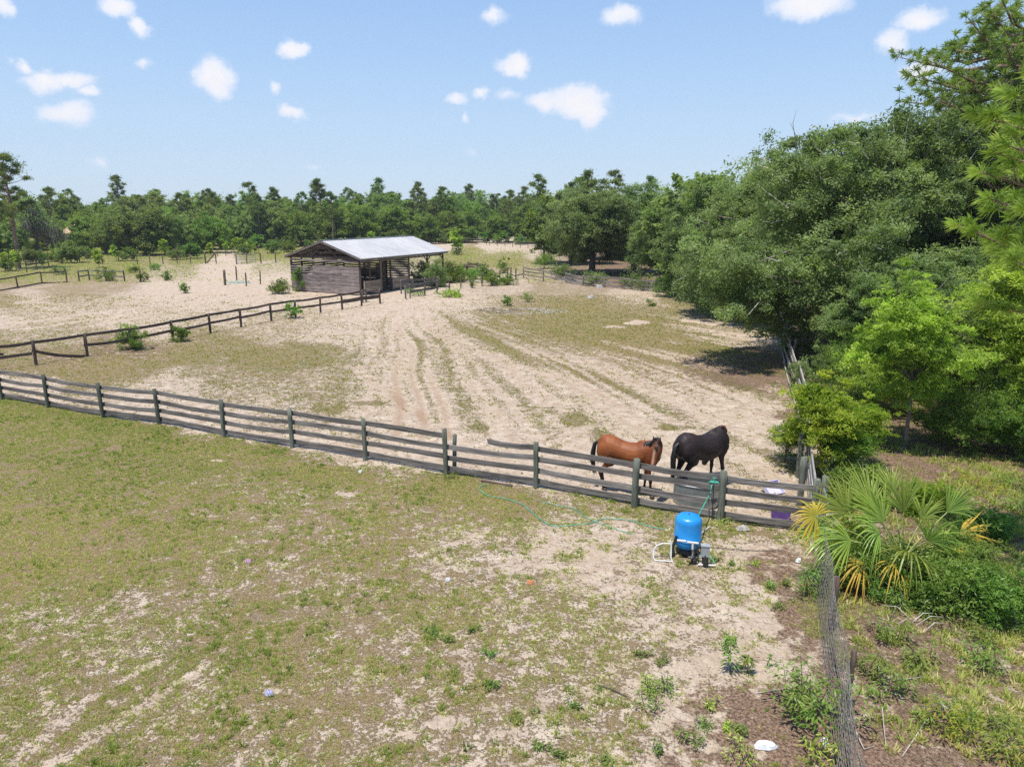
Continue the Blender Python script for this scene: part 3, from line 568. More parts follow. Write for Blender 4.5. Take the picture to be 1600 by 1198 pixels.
# prototypes for the woods
FO = [oak_proto(100 + i, H=10, Rr=random.choice((4.6, 5.2, 5.8)), k=95, leaves=20000, leaf=.24, cmat=('oak_far', 'broad', 'oak_far', 'broad', 'broad')[i], zmin=.2, cr=(.7, 1.5), n_l=10, trunk=.25, lob=6, low=.26) for i in range(5)]
FT = [oak_proto(120 + i, H=12, Rr=3.0, k=60, leaves=12000, leaf=.25, cmat=('broad', 'oak_far')[i % 2], zmin=.8, cr=(.6, 1.2), n_l=10, trunk=.2, lob=3, name='hardwood_tree') for i in range(4)]
FP = [pine_proto(140 + i, H=15, Rr=(2.2, 2.8, 3.2, 2.5, 2.0)[i], bare=(.55, .45, .62, .5, .72)[i], leaf=.32, leaves=5200, k=(30, 34, 24, 38, 14)[i], cr=(.45, .9)) for i in range(5)]
FS = [oak_proto(160 + i, H=3.2, Rr=2.2, k=40, leaves=5000, leaf=.17, cmat=('shrub', 'oak_far', 'broad')[i], zmin=.02, cr=(.35, .7), n_l=8, trunk=.06, lob=5, base=.1, name='shrub') for i in range(3)]
FY = [oak_proto(170 + i, H=5, Rr=1.3, k=30, leaves=2600, leaf=.17, cmat='bright', zmin=1.0, cr=(.28, .55), n_l=12, trunk=.05, lob=3, name='young_tree') for i in range(3)]

# ---- the wood behind the pasture
front = [(-500, 396), (-100, 395), (60, 394), (190, 393), (330, 391), (430, 388), (560, 385.5), (700, 381.0), (770, 379.5), (835, 384), (870, 392)]
def front_y(px):
    for (a, b), (c, d) in zip(front, front[1:]):
        if a <= px <= c: return b + (d - b) * (px - a) / (c - a)
    return front[-1][1]
rw = random.Random(3)
def wood_row(protos, dist0, dist1, step, hs, label, group, px0=-480, px1=870, ym=None, nm=None):
    px = px0; n = 0
    while px < px1:
        b = at(px, front_y(px)); dd = rw.uniform(dist0, dist1); y = b.y + dd; x = px_x(px, y)
        p = rw.choice(protos); base_h = {'oak_tree': 10, 'hardwood_tree': 12, 'pine_tree': 15, 'shrub': 3.2}[p[4]]
        h = rw.uniform(*hs) * (1.0 + .14 * math.sin(px * .013 + dist0)); s = h / base_h * .92
        sec = 'far off at the left edge' if px < 60 else 'behind the mossy trees' if px < 180 else 'behind the row of saplings' if px < 400 else 'above the shed roof' if px < 700 else 'right of the shed'
        kd = {'oak_far': 'grey green', 'broad': 'bright green', 'pine': 'dark', 'shrub': 'light green'}[p[3]]
        tree_from(p, (x, y, -.05), kd + ' ' + label + ' ' + sec, group, sc=s, rz=rw.uniform(0, 6.28)); n += 1
        px += step * F_PX / y * rw.uniform(.7, 1.3)
    return n
wood_row(FS, -1.5, 2.5, 3.4, (2.0, 3.8), 'low shrub by the wood', 'shrubs at the foot of the far wood')
wood_row(FO, 2, 9, 5.6, (7.0, 10.0), 'rounded tree in the wood', 'broadleaf trees of the far wood')
wood_row(FO + FT, 12, 24, 5.6, (8.8, 11.6), 'rounded tree in the wood', 'broadleaf trees of the far wood')
wood_row(FT + FO + FP[:2], 28, 48, 6.0, (10.0, 13.0), 'leafy crown deep in the wood', 'trees deep in the far wood')
wood_row(FP[:4], 8, 40, 11, (10, 13), 'pine among the wood', 'pines of the far wood')
wood_row([FP[2], FP[4], FP[0]], 1, 7, 20, (8.5, 13), 'slim pine fronting the wood', 'front pines of the far wood')
wood_row(FP[:4], 50, 90, 14, (11.4, 15.6), 'pine on the skyline', 'skyline pines of the far wood')
wood_row(FO + FT, 55, 85, 8, (11, 13.5), 'leafy crown deep in the wood', 'trees deep in the far wood')
# ---- woods behind the mid oaks, on the right
for (px0, px1, y0, y1, st, pr, hs, lab, grp) in [
        (850, 1250, 98, 118, 7, FO + FT, (9, 12), 'broadleaf tree in the back rows', 'broadleaf trees behind the paddock oaks'),
        (1100, 1700, 64, 84, 7.5, FO, (9.5, 12), 'oak right of the paddock', 'oaks in the wood right of the paddock'),
        (840, 1500, 125, 150, 6, FP[:4] + FT, (12, 15), 'tree on the right skyline', 'skyline trees right of the pasture'),
        (1330, 1900, 47, 60, 8, FO, (9, 12), 'oak deep in the right wood', 'oaks deep in the wood at right')]:
    px = px0
    while px < px1:
        y = rw.uniform(y0, y1); x = px_x(px, y); p = rw.choice(pr); base_h = {'oak_tree': 10, 'hardwood_tree': 12, 'pine_tree': 15}[p[4]]
        kd = {'oak_far': 'grey green', 'broad': 'bright green', 'pine': 'dark'}[p[3]]; sec = 'near the paddock oaks' if px < 1080 else 'behind the great oak'
        tree_from(p, (x, y, -.05), kd + ' ' + lab + ' ' + sec, grp, sc=rw.uniform(*hs) / base_h, rz=rw.uniform(0, 6.28)); px += st * F_PX / y * rw.uniform(.75, 1.3)
# ---- single pines that stand clear of the skyline
for px, pt, dist, k, lab in [
        (497, 279, 9, 4, 'tallest slim pine with a flat tuft, right behind the shed roof'),
        (388, 284, 14, 1, 'bushy pine left of the shed, highest of its pair'),
        (426, 292, 12, 0, 'thin pine just left of the shed'),
        (471, 300, 18, 2, 'slender pine with a small top above the left end of the shed roof'),
        (550, 298, 30, 2, 'pine above the middle of the shed roof'),
        (588, 291, 16, 2, 'open crowned pine above the right part of the shed roof'),
        (612, 299, 20, 1, 'pine right beside the open crowned pine over the shed'),
        (651, 292, 14, 2, 'slender pine above the right end of the shed'),
        (690, 291, 12, 1, 'broad dense pine right of the shed'),
        (770, 303, 30, 0, 'small pine at the start of the right skyline clump'),
        (796, 297, 26, 2, 'pine left in the pair right of the white sand'),
        (819, 291, 24, 1, 'pine right in the pair beside the mid oaks'),
        (333, 300, 20, 3, 'pine poking out above the left part of the wood'),
        (216, 304, 30, 3, 'dark pine over the left wood'), (115, 306, 20, 1, 'dark round topped pine left in the wood'),
        (1098, 276, 30, 3, 'broad dark pine on the skyline right of the mid oaks'), (1075, 283, 34, 1, 'smaller dark pine left of the broad skyline pine')]:
    if px > 1000: y = 62 + dist
    else: y = at(px, front_y(px)).y + dist
    h = top_h(pt, (0, y)); x = px_x(px, y, h)
    tree_from(FP[k], (x, y, 0), lab, None, sc=h / 15.3, sz=h / 15.3)
# the tall pine at the left edge
rg_ = None
LP = pine_proto(210, H=14, Rr=3.1, bare=.42, leaf=.22, leaves=15000, k=42, cr=(.4, .85), trunk=.22)
b = at(38, 420); tree_from(LP, (px_x(30, b.y), b.y, 0), 'tall pine with long bare trunk at the left edge of the view', sc=top_h(243, b) / 14.0)
b = at(-30, 416); tree_from(LP, b, 'pine half cut by the left edge of the view', sc=.72, rz=2)

# moss hung tree
def moss_tree():
    rg = np.random.default_rng(5); H = 10
    P = clumps_in(rg, [(0, 0, 6.5, 3.6, 3.0, 2.6), (0, 0, 8.6, 1.2, 1.2, 1.3)], 34, 3.2, .5); mb = MB(); limbs(mb, P, rg, 3, .24, 9.6, 30)
    C = []; D = []
    for p in P:
        n = 110; q = p + rg.normal(0, .35, (n, 3)); q[:, 2] -= rg.uniform(0, 1.7, n); C.append(q)
    C = np.concatenate(C); n = len(C)
    mo = leaf_mesh('moss', C, rg.normal(size=(n, 3)) * np.array([1, 1, .1]), rg.uniform(.2, .4, n), .22, rg.uniform(0, .7, n), rg, droop=np.tile([0, 0, -2.0], (n, 1)))
    n2 = 2600; idx = rg.integers(0, len(P), n2); C2 = P[idx] + rg.normal(0, .5, (n2, 3)) + np.array([0, 0, .3])
    cm = leaf_mesh('crown', C2, rg.normal(size=(n2, 3)) + np.array([0, 0, .6]), rg.uniform(.12, .24, n2), .45, rg.uniform(.1, .7, n2), rg)
    return (mb.mesh('trunk'), cm, 'dark_bark', 'oak_far', 'moss_hung_tree', [('hanging_moss', mo, 'moss')])
MT = moss_tree()
b = at(62, 402); tree_from(MT, b, 'bare dark tree draped with grey hanging moss beside the tall left pine', sc=top_h(303, b) / 10)
b = at(85, 400); tree_from(MT, b, 'lower moss hung tree right of the taller mossy tree', sc=.62, rz=2)
b = at(15, 405); tree_from(FO[0], b, 'round dark oak left of the moss hung trees', sc=.62)
for px, py, pt, k, lab in [(135, 396, 334, 1, 'round pale green oak in front of the left wood'), (165, 397, 338, 1, 'brownish green oak right of the pale round oak'), (228, 399, 313, 2, 'largest dark rounded oak in the left wood'), (268, 398, 322, 0, 'dark rounded oak beside the largest left oak'), (330, 395, 330, 3, 'pale green spreading tree behind the small saplings'), (196, 398, 322, 0, 'dark oak between the pale oaks and the largest oak')]:
    b = at(px, py); tree_from(FO[k], b, lab, sc=top_h(pt, b) / 10.4)
# low bushes and bright saplings in front of the left wood
for i, (px, py, pt, k, lab) in enumerate([(111, 411, 378, 1, 'grey green round bush by the far left fence'), (48, 412, 385, 1, 'dark bush at the foot of the tall left pine'), (88, 409, 388, 2, 'small green bush between two grey bushes'), (200, 408, 385, 0, 'green bush behind the row of fence posts'), (300, 404, 378, 0, 'dark green wide bush behind the fence posts'), (275, 406, 386, 1, 'grey round bush left of the wide dark bush'),
        (425, 396, 376, 0, 'green bush at the foot of the wood left of the shed'), (385, 398, 380, 0, 'green bush behind the metal gate'), (450, 394, 374, 2, 'bush against the wood behind the shed corner'), (12, 424, 404, 0, 'dark bush by the left edge'), (135, 404, 384, 2, 'green bush left of the first saplings')]):
    b = at(px, py); tree_from(FS[k], b, lab, None, sc=top_h(pt, b) / 3.3, name='bush', cat='bush')
for i, (px, py, pt, lab) in enumerate([(238, 399, 371, 'bright yellow green sapling, left of the pair before the dark oaks'), (258, 401, 370, 'bright sapling, right of the pair before the dark oaks'), (329, 399, 377, 'bright sapling behind the diagonal braced gate post'), (353, 397, 376, 'small sapling left of the metal gate'), (372, 397, 367, 'taller sapling behind the left end of the metal gate'), (386, 396, 377, 'small sapling behind the middle of the metal gate'), (398, 396, 379, 'sapling behind the right end of the metal gate'),
        (68, 418, 392, 'bright round sapling behind the left rail fence'), (155, 418, 385, 'dark stemmed sapling behind the short rail fence'), (182, 408, 380, 'bright sapling above the short rail fence'), (8, 424, 390, 'bright sapling at the left edge'), (26, 422, 388, 'bright sapling second from the left edge'), (714, 398, 352, 'slim lone sapling in the meadow right of the shed'), (580, 386, 358, 'pale green sapling against the wood above the shed')]):
    b = at(px, py); tree_from(FY[i % 3], b, lab, None, sc=top_h(pt, b) / 5.1)

# ---- oaks at the back of the paddock
MO = [oak_proto(300 + i, H=11, Rr=6.2, k=300, leaves=130000, leaf=.125, cmat='oak', zmin=1.7, cr=(.5, 1.1), n_l=34, trunk=.34, twigs=30, lob=7) for i in range(2)]
for px, py, pt, k, rz, sc, lab in [(925, 428, 283, 0, .5, 1.0, 'dense rounded oak, front left of the group at the back of the paddock'), (990, 427, 290, 1, 2.0, .95, 'dense rounded oak, right of the group at the back of the paddock'),
                                   (893, 412, 300, 1, 4.0, .85, 'oak at the left back of the paddock oak group')]:
    b = at(px, py); h = top_h(pt, b); tree_from(MO[k], b, lab, None, sc=h / 10.6, rz=rz)
b = at(915, 412); h = top_h(266, b); tree_from(FP[3], b, 'dark tall top rising over the paddock oaks', None, sc=h / 15.2, name='pine_tree')
ML = [oak_proto(310 + i, H=11, Rr=6.4, k=300, leaves=150000, leaf=.115, cmat='oak', zmin=.5, cr=(.5, 1.1), n_l=34, trunk=.3, twigs=40, lob=8, low=.22) for i in range(2)]
for px, y, h, k, rz, lab in [(1118, 60, 9.8, 0, 3.3, 'green oak between the paddock oaks and the great right oak'), (1065, 70, 9.0, 1, 5.0, 'yellowish oak just right of the paddock oaks'), (1165, 50, 9.4, 1, 1.0, 'oak with branches hanging low to the paddock')]:
    tree_from(ML[k], (px_x(px, y), y, 0), lab, None, sc=h / 11.2, rz=rz)

# ---- the great oak at right and its neighbours
LB = [(0, 0, 7.2, 6, 6, 4.6), (-5.6, -2.2, 4.3, 3.6, 3.4, 3.0), (-8.3, -3.0, 4.0, 2.6, 3.0, 2.0), (-2.5, -5.2, 3.8, 4, 2.8, 3.0), (3, -5, 3.5, 3.6, 2.7, 2.7), (5.4, 0, 6, 3.6, 3.6, 3.6), (-4.0, 0, 8.6, 3, 3, 2.6), (1, 0, 10, 3.2, 3.2, 2.3), (-1, 4, 7.5, 4, 3, 3.5)]
LC = [(0, 0, 6.4, 4.8, 4.8, 4.4), (-3.6, -1.5, 3.8, 2.9, 2.6, 2.9), (0, -3.6, 3.4, 3.6, 2.4, 2.8), (3.6, -1, 4.6, 2.8, 2.6, 3.2), (-2.4, 1, 8.2, 2.5, 2.5, 2.2), (2, 1, 8.9, 2.6, 2.6, 2.1)]
BO = oak_proto(400, lobes_in=LB, H=12.2, Rr=8.2, k=620, leaves=360000, leaf=.085, cmat='oak', tmat='bark', zmin=.6, cr=(.45, .95), n_l=90, trunk=.34, twigs=200, edge=.5, base=.2)
BO2 = oak_proto(401, lobes_in=LC, H=11.5, Rr=6.6, k=420, leaves=240000, leaf=.085, cmat='oak', tmat='bark', zmin=.5, cr=(.45, .9), n_l=70, trunk=.3, twigs=90, edge=.5, base=.2)
tree_from(BO, (18.8, 36.3, 0), 'great grey green live oak leaning over the right side of the paddock', None, sc=1.0, rz=0.0, name='live_oak_tree')
tree_from(BO2, (26.5, 40.5, 0), 'live oak behind and right of the great leaning oak', None, sc=1.02, rz=2.1, name='live_oak_tree')
tree_from(BO2, (17.3, 48.0, 0), 'live oak behind and left of the great leaning oak', None, sc=.93, rz=4.4, name='live_oak_tree')
tree_from(BO2, (20.5, 30.0, 0), 'low dark oak filling the shade below the great oak', None, sc=.52, rz=.4, name='live_oak_tree')
tree_from(BO2, (15.9, 28.6, 0), 'smallest dark oak touching the right paddock fence', None, sc=.48, rz=3.0, name='live_oak_tree')
tree_from(BO2, (17.0, 25.4, 0), 'little dark oak behind the bright young oak', None, sc=.40, rz=1.3, name='live_oak_tree')
tree_from(BO2, (27.0, 31.0, 0), 'dark oak behind the bright young trees', None, sc=.68, rz=5.0, name='live_oak_tree')

# ---- bright young trees, individually leafed
def star_tree(seed, H, Rr, z0, k, leaves, leaf, cmat, base=.3, trunk=.05, nm='young_oak_tree', cr=(.18, .42)):
    rg = np.random.default_rng(seed)
    lobes = [(0, 0, z0 + (H - z0) * .5, Rr * .75, Rr * .75, (H - z0) * .5)] + [(math.cos(a) * Rr * .5, math.sin(a) * Rr * .5, z0 + (H - z0) * rg.uniform(.25, .7), Rr * .5, Rr * .5, (H - z0) * .22) for a in rg.uniform(0, 6.28, 5)]
    cm, P = crown_mesh('crown', rg, lobes, k, leaves, leaf, asp=.3, zmin=z0 * .6, cr=cr, flat=.55, up=.8, edge=.55)
    mb = MB(); limbs(mb, P, rg, H * base, trunk, H * .92, k // 2)
    return (mb.mesh('trunk'), cm, 'bark', cmat, nm, [])
Y1 = star_tree(500, 5.8, 1.95, 1.1, 190, 34000, .07, 'bright', trunk=.055)
b = at(1413, 700); tree_from(Y1, b, 'bright green young oak with a thin bare stem', None, sc=1.0, rz=0)
Y2 = star_tree(501, 5.8, 2.2, 1.2, 190, 30000, .075, 'bright', trunk=.06)
tree_from(Y2, (16.0, 22.2, 0), 'wider bright green young tree right of the thin stemmed one', None, sc=1.12, rz=1)
tree_from(Y1, (20.2, 23.0, 0), 'bright young tree at the right edge beneath the pine', None, sc=.8, rz=2)
SH3 = star_tree(506, 2.8, 1.6, .1, 140, 20000, .055, 'bright', base=.1, trunk=.03, nm='shrub')
SH1 = star_tree(502, 2.4, 1.5, .1, 110, 15000, .05, 'shrub', base=.1, trunk=.03, nm='shrub')
b = at(1515, 705); tree_from(SH1, b, 'round green shrub on leaf litter below the bright trees', None, sc=1.0, cat='shrub')
b = at(1602, 720); tree_from((SH1[0], SH1[1].copy(), 'bark', 'shrub', 'shrub', []), b, 'green shrub cut by the right edge', None, sc=.9, rz=2, cat='shrub')
b = at(1560, 700); tree_from(SH1, (b.x + 1.5, b.y + 2, 0), 'shrub half hidden behind the round shrub', None, sc=.9, rz=3, cat='shrub')
for q_, (x_, y_, s_, k_, lb_) in enumerate([(14.0, 24.6, 1.0, 0, 'bright shrub just behind the thin stemmed young oak'), (16.6, 21.0, .9, 1, 'green shrub under the wider bright tree'), (18.2, 21.6, 1.1, 0, 'bright shrub at the right edge behind the round one'), (13.2, 27.0, 1.0, 1, 'dull shrub in the gap left of the young oak'), (19.2, 24.2, 1.3, 1, 'tall dark shrub at the right edge'), (10.9, 22.6, .85, 1, 'dull shrub behind the corner saplings'), (14.9, 28.0, 1.3, 1, 'leafy shrub beneath the great oak'), (15.4, 20.6, .8, 0, 'rounded bright shrub in the sun left of the right edge'), (13.6, 21.6, .6, 1, 'low shrub just right of the thin stem')]):
    tree_from((SH3, SH1)[k_], (x_, y_, 0), lb_, None, sc=s_, rz=q_ * 1.7, cat='shrub')
CL = star_tree(503, 3.0, 1.15, .3, 120, 15000, .07, 'yellow', base=.2, trunk=.04, nm='sapling', cr=(.16, .36))
CL2 = star_tree(504, 2.4, 1.3, .1, 120, 14000, .055, 'shrub', base=.1, trunk=.03, nm='shrub')
b = at(1275, 742); tree_from(CL, (b.x + .15, b.y, 0), 'yellow green sapling with drooping leaves at the fence corner', None, sc=.98, rz=0)
tree_from(CL, (b.x + 1.3, b.y + .7, 0), 'lower yellow green sapling right of the corner one', None, sc=.72, rz=2)
tree_from(CL2, (b.x + .6, b.y - .1, 0), 'green shrub crowding the corner post', None, sc=.62, rz=0, cat='shrub')
tree_from(CL2, (b.x - .45, b.y + 1.1, 0), 'bright shrub spilling through the side fence into the paddock', None, sc=.5, rz=1, cat='shrub')

# ---- long needled pines at the right edge
def needle_pine(seed, H, branches, tufts_per, L, nn, wdt, trunk, name='longleaf_pine', lean=(0, 0), spread=.9):
    """branches: list of (z0, azimuth, length, rise)"""
    rg = np.random.default_rng(seed); mb = MB()
    def tp(z): return Vector((lean[0] * z / H, lean[1] * z / H, z))
    mb.tube([tp(-.2), tp(H * .3), tp(H * .65), tp(H * .99)], [trunk * 1.2, trunk, trunk * .7, trunk * .2], 9)
    tips = []
    for z0, az, ln, rise in branches:
        d = Vector((math.sin(az), math.cos(az), 0)); s = tp(z0); e = s + d * ln + Vector((0, 0, rise * ln)); mid = s.lerp(e, .5) + Vector((0, 0, -.08 * ln))
        r0 = .022 + ln * .016; mb.tube([s, mid, e], [r0, r0 * .6, .012], 5, cap=False)
        for j in range(tufts_per):
            t = rg.uniform(.3, 1.0); q = (s.lerp(mid, t * 2) if t < .5 else mid.lerp(e, t * 2 - 1))
            o = Vector(rg.normal(0, 1, 3)); o.z = abs(o.z) * .7 + .1; o = o.normalized() * rg.uniform(.15, spread) * (1.15 - t * .5) * min(1, ln / 3 + .25)
            tip = q + o; mb.tube([q, q.lerp(tip, .6) + Vector((0, 0, -.04)), tip], [.012, .010, .007], 3, cap=False); tips.append((tip, o.normalized()))
        tips.append((e, (e - mid).normalized()))
    tips.append((tp(H), Vector((0, 0, 1))))
    P = np.array([t[0] for t in tips]); D = np.array([t[1] for t in tips]); n = len(P)
    idx = np.repeat(np.arange(n), nn); dirs = D[idx] * .75 + rg.normal(size=(n * nn, 3)) * .62; dirs[:, 2] += .12; dirs /= np.linalg.norm(dirs, axis=1, keepdims=True)
    ln = L * rg.uniform(.7, 1.15, (n * nn, 1)); b0 = P[idx] - D[idx] * rg.uniform(0, .14, (n * nn, 1))
    side = np.cross(dirs, rg.normal(size=dirs.shape)); side /= np.linalg.norm(side, axis=1, keepdims=True)
    tip = b0 + dirs * ln; tip[:, 2] -= ln[:, 0] * .15
    V = np.stack([b0 - side * wdt * .5, b0 + side * wdt * .5, (b0 + tip) / 2 + side * wdt + np.array([0, 0, .03]), tip], 1)
    V = V.reshape(-1, 3); base = np.arange(n * nn)[:, None] * 4
    T = np.clip(np.repeat(rg.uniform(.15, .75, n), nn) + rg.normal(0, .15, n * nn), 0, 1)
    cm = np_mesh('crown', V, np.concatenate([base + np.array([[0, 1, 2, 3]])]), {'tint': np.repeat(T, 4)})
    return mb.mesh('trunk'), cm
rb = random.Random(11)
br = [(rb.uniform(4.9, 11.5), rb.uniform(0, 6.28), rb.uniform(1.5, 3.3), rb.uniform(-.05, .35)) for _ in range(70)] + [(rb.uniform(5.0, 9.5), rb.uniform(4.0, 5.4), rb.uniform(2.4, 3.4), rb.uniform(-.1, .3)) for _ in range(16)]
tm, cm = needle_pine(1, 12.5, br, 11, .27, 58, .0055, .16, spread=.75)
o = empty('longleaf_pine', (11.6, 12.6, 0), 'near pine with long bright needles at the right edge', 'tree'); link('trunk', tm, M['pine_bark'], o); link('crown', cm, M['pine_near'], o)
br = [(rb.uniform(7.5, 15.0), rb.uniform(0, 6.28), rb.uniform(2.4, 6.2), rb.uniform(.0, .32)) for _ in range(100)]
tm, cm = needle_pine(2, 16.4, br, 18, .36, 46, .020, .26, lean=(-1.5, 0), spread=1.25)
o = empty('longleaf_pine', (25.2, 35.5, 0), 'tallest pine with an open spreading crown at the top right', 'tree'); link('trunk', tm, M['pine_bark'], o); link('crown', cm, M['pine_tall'], o)
br = [(rb.uniform(7, 12.5), rb.uniform(0, 6.28), rb.uniform(1.6, 3.6), rb.uniform(.1, .5)) for _ in range(36)]
tm, cm = needle_pine(3, 13.2, br, 13, .32, 34, .017, .2, spread=1.0)
o = empty('longleaf_pine', (24.6, 42.5, 0), 'pine whose top shows just left of the tallest pine', 'tree'); link('trunk', tm, M['pine_bark'], o); link('crown', cm, M['pine'], o)
# ------------------------------------------------------------------ board helper
def board(name, a, b, hgt, thk, matl, root, twist=0.0, sag=0.0, seg=6, taper=1.0, ragged=False):
    """sawn board from a to b (world), its own X axis along the grain"""
    a, b = Vector(a), Vector(b); d = b - a; L = d.length; x = d.normalized(); y = Vector((0, 0, 1)).cross(x)
    if y.length < .02: y = Vector((1, 0, 0)).cross(x)
    y.normalize(); z = x.cross(y); rot = Matrix((x, y, z)).transposed()
    vs = []; 
    for i in range(seg + 1):
        t = i / seg; w = math.sin(math.pi * t); dy = random.uniform(-.006, .006); dz = -sag * w + random.uniform(-.004, .004); hh = hgt * .5 * (1 + random.uniform(-.05, .05)); tw = twist * t
        for sy, sz in ((-1, -1), (1, -1), (1, 1), (-1, 1)):
            ex = random.uniform(-.04, .04) if (ragged and i in (0, seg)) else 0
            vs.append((t * L + ex, sy * thk / 2 + dy + sz * hh * math.sin(tw), sz * hh + dz))
    fs = [(0, 3, 2, 1), tuple(4 * seg + k for k in (0, 1, 2, 3))] + [(4 * i + k, 4 * i + (k + 1) % 4, 4 * (i + 1) + (k + 1) % 4, 4 * (i + 1) + k) for i in range(seg) for k in range(4)]
    me = bpy.data.meshes.new(name); me.from_pydata(vs, [], fs); me.update()
    o = link(name, me, M[matl]); o.parent = root; o.location = a - (parent_world(root) if root else Vector()); o.rotation_euler = rot.to_euler(); return o
def post(name, p, h, r, matl, root, lean=(0, 0), n=9):
    """round post, grain along its own X axis"""
    mb = MB(); pts = []; k = 5
    for i in range(k + 1): pts.append((-.25 + (h + .25) * i / k, random.uniform(-.006, .006), random.uniform(-.006, .006)))
    pts.append((h + .012, 0, 0)); rad = [r * random.uniform(.94, 1.05) for _ in range(k)] + [r * .97, r * .72]
    mb.tube(pts, rad, n); me = mb.mesh(name); x = Vector((lean[0], lean[1], 1)).normalized(); y = x.orthogonal().normalized(); rot = Matrix((x, y, x.cross(y))).transposed()
    o = link(name, me, M[matl]); o.parent = root; o.location = Vector(p) - (parent_world(root) if root else Vector()); o.rotation_euler = rot.to_euler(); return o

# ------------------------------------------------------------------ near four board fence
FP_ = [(-60, 612), (3, 625), (75, 637), (161, 652), (249, 663), (350, 683), (457, 699), (571, 718), (697, 741), (837, 762), (991, 792), (1125, 815), (1268, 836)]
PB = [at(*p) for p in FP_]
P0 = PB[0].lerp(PB[1], -1.0); PB = [P0] + PB
HTS = [1.10, .80, .485, .17]
nf = empty('board_fence', PB[8], 'dark weathered four board fence crossing the whole view before the horses', 'fence')
dirf = (PB[-1] - PB[1]).normalized(); nrm = Vector((-dirf.y, dirf.x, 0))
if nrm.y < 0: nrm = -nrm
for i, p in enumerate(PB[:-1]):
    post('post', p, 1.27 if i != 9 else 1.33, .07 if i < 11 else .085, 'post_wood' if i > 9 else 'post_wood', nf, lean=(random.uniform(-.02, .02), random.uniform(-.02, .02)))
for i in range(len(PB) - 1):
    for j, h in enumerate(HTS):
        a = PB[i] + nrm * (.07 + .022); b = PB[i + 1] + nrm * (.07 + .022); dz = random.uniform(-.015, .015); e = random.uniform(-.02, .02)
        if i == 9 and j == 0: a = a.lerp(b, .46)
        drop = -.10 if (i >= 9 and j == 0) else 0; drop2 = 0
        if i == 9 and j: drop = -.03
        board('rail', a + Vector((0, 0, h + dz + (.0 if i < 9 else -.02))) + (b - a).normalized() * .012, b + Vector((0, 0, h + dz + e)) - (b - a).normalized() * .012, .145, .04, 'fence_wood', nf, sag=random.uniform(-.02, .05), ragged=(i == 9 and j == 0))
post('post', PB[9] + nrm * .25 + dirf * .13, 1.12, .06, 'post_wood', nf, lean=(.03, -.04))
board('loose_board', at(752, 752) + Vector((0, 0, .03)), at(800, 760) + Vector((0, 0, .02)), .05, .08, 'brown_wood', nf)

# second fence behind
F2 = [(-40, 585), (-6, 578), (57, 570), (137, 557), (207, 546), (271, 533), (329, 520), (377, 511), (424, 501), (462, 495), (501, 489), (535, 484), (565, 478), (594, 475)]
F2 = [at(*p) for p in F2[1:]]; f2 = empty('rail_fence', F2[5], 'brown two rail fence running from the left edge to the shed', 'fence')
for i, p in enumerate(F2): post('post', p, 1.16 + random.uniform(-.03, .03), .075, 'brown_wood', f2, lean=(random.uniform(-.03, .03), random.uniform(-.03, .03)))
for i in range(len(F2) - 1):
    off = Vector((-.05, -.09, 0)); a, b = F2[i] + off, F2[i + 1] + off
    board('rail', a + Vector((0, 0, 1.10)), b + Vector((0, 0, 1.10 + random.uniform(-.03, .03))), .14, .04, 'brown_wood', f2, sag=random.uniform(0, .05))
    if i == 1: board('fallen_rail', a + Vector((0, 0, .72)), b + Vector((.1, -.1, .06)), .14, .04, 'brown_wood', f2, sag=.1)
    elif i < 4 or i > 3: board('rail', a + Vector((0, 0, .60 if i > 0 else .55)), b + Vector((0, 0, .60 + random.uniform(-.05, .05))), .14 if i not in (10, 11) else .28, .04, 'brown_wood', f2, sag=random.uniform(0, .04))
    if i in (0,): board('rail', at(-30, 572) + Vector((0, 0, .55)), at(8, 566) + Vector((0, 0, .4)), .12, .04, 'brown_wood', f2)

def rail_run(name, label, pts, h, rails, r=.07, matl='brown_wood', bh=.13, skip=(), rmat=None, lean=.03, off=Vector((0, -.09, 0))):
    P = [at(*p) if not isinstance(p, Vector) else p for p in pts]; e = empty(name, P[0], label, 'fence')
    for p in P: post('post', p, h * random.uniform(.94, 1.05), r, matl, e, lean=(random.uniform(-lean, lean), random.uniform(-lean, lean)), n=7)
    for i in range(len(P) - 1):
        for j, z in enumerate(rails):
            if (i, j) in skip: continue
            board('rail', P[i] + off + Vector((0, 0, z)), P[i + 1] + off + Vector((0, 0, z + random.uniform(-.06, .06))), bh, .04, rmat or matl, e, sag=random.uniform(0, .05), seg=4)
    return e
rail_run('rail_fence', 'low brown rail fence at the far left edge with one empty opening after it', [(-15, 457), (28, 450), (66, 443), (105, 441)], 1.15, [1.08, .08])
rail_run('rail_fence', 'short four post grey rail fence with a bush in it, left of the lone posts', [(124, 440), (140, 438), (166, 439), (195, 440)], 1.15, [1.05, .55], rmat='fence_wood')
for px, py, h, r, lab in [(220, 440, 1.25, .07, 'lone brown post with a small bush at its foot'), (352, 446, 1.5, .12, 'thickest post of the four standing round the green netting'), (370, 438, 1.45, .07, 'back post of the four round the green netting'), (385, 447, 1.3, .07, 'leaning front post of the four round the green netting'), (407, 444, 1.3, .06, 'thin right post of the four round the green netting'),
        (702, 457, 1.25, .06, 'post nearest the shed in the row right of it'), (720, 451, 1.35, .06, 'second grey post right of the shed pen'), (753, 447, 1.3, .06, 'lone post before the broken panel')]:
    o = post('post', at(px, py), h, r, 'brown_wood', None, lean=(random.uniform(-.04, .04), 0)); o.name = 'wooden_post'; tag(o, lab, 'post')
o = post('post', at(738, 449), 2.3, .05, 'brown_wood', None, lean=(-.33, .1)); o.name = 'leaning_pole'; tag(o, 'long pole leaning left over the overgrown heap', 'pole')
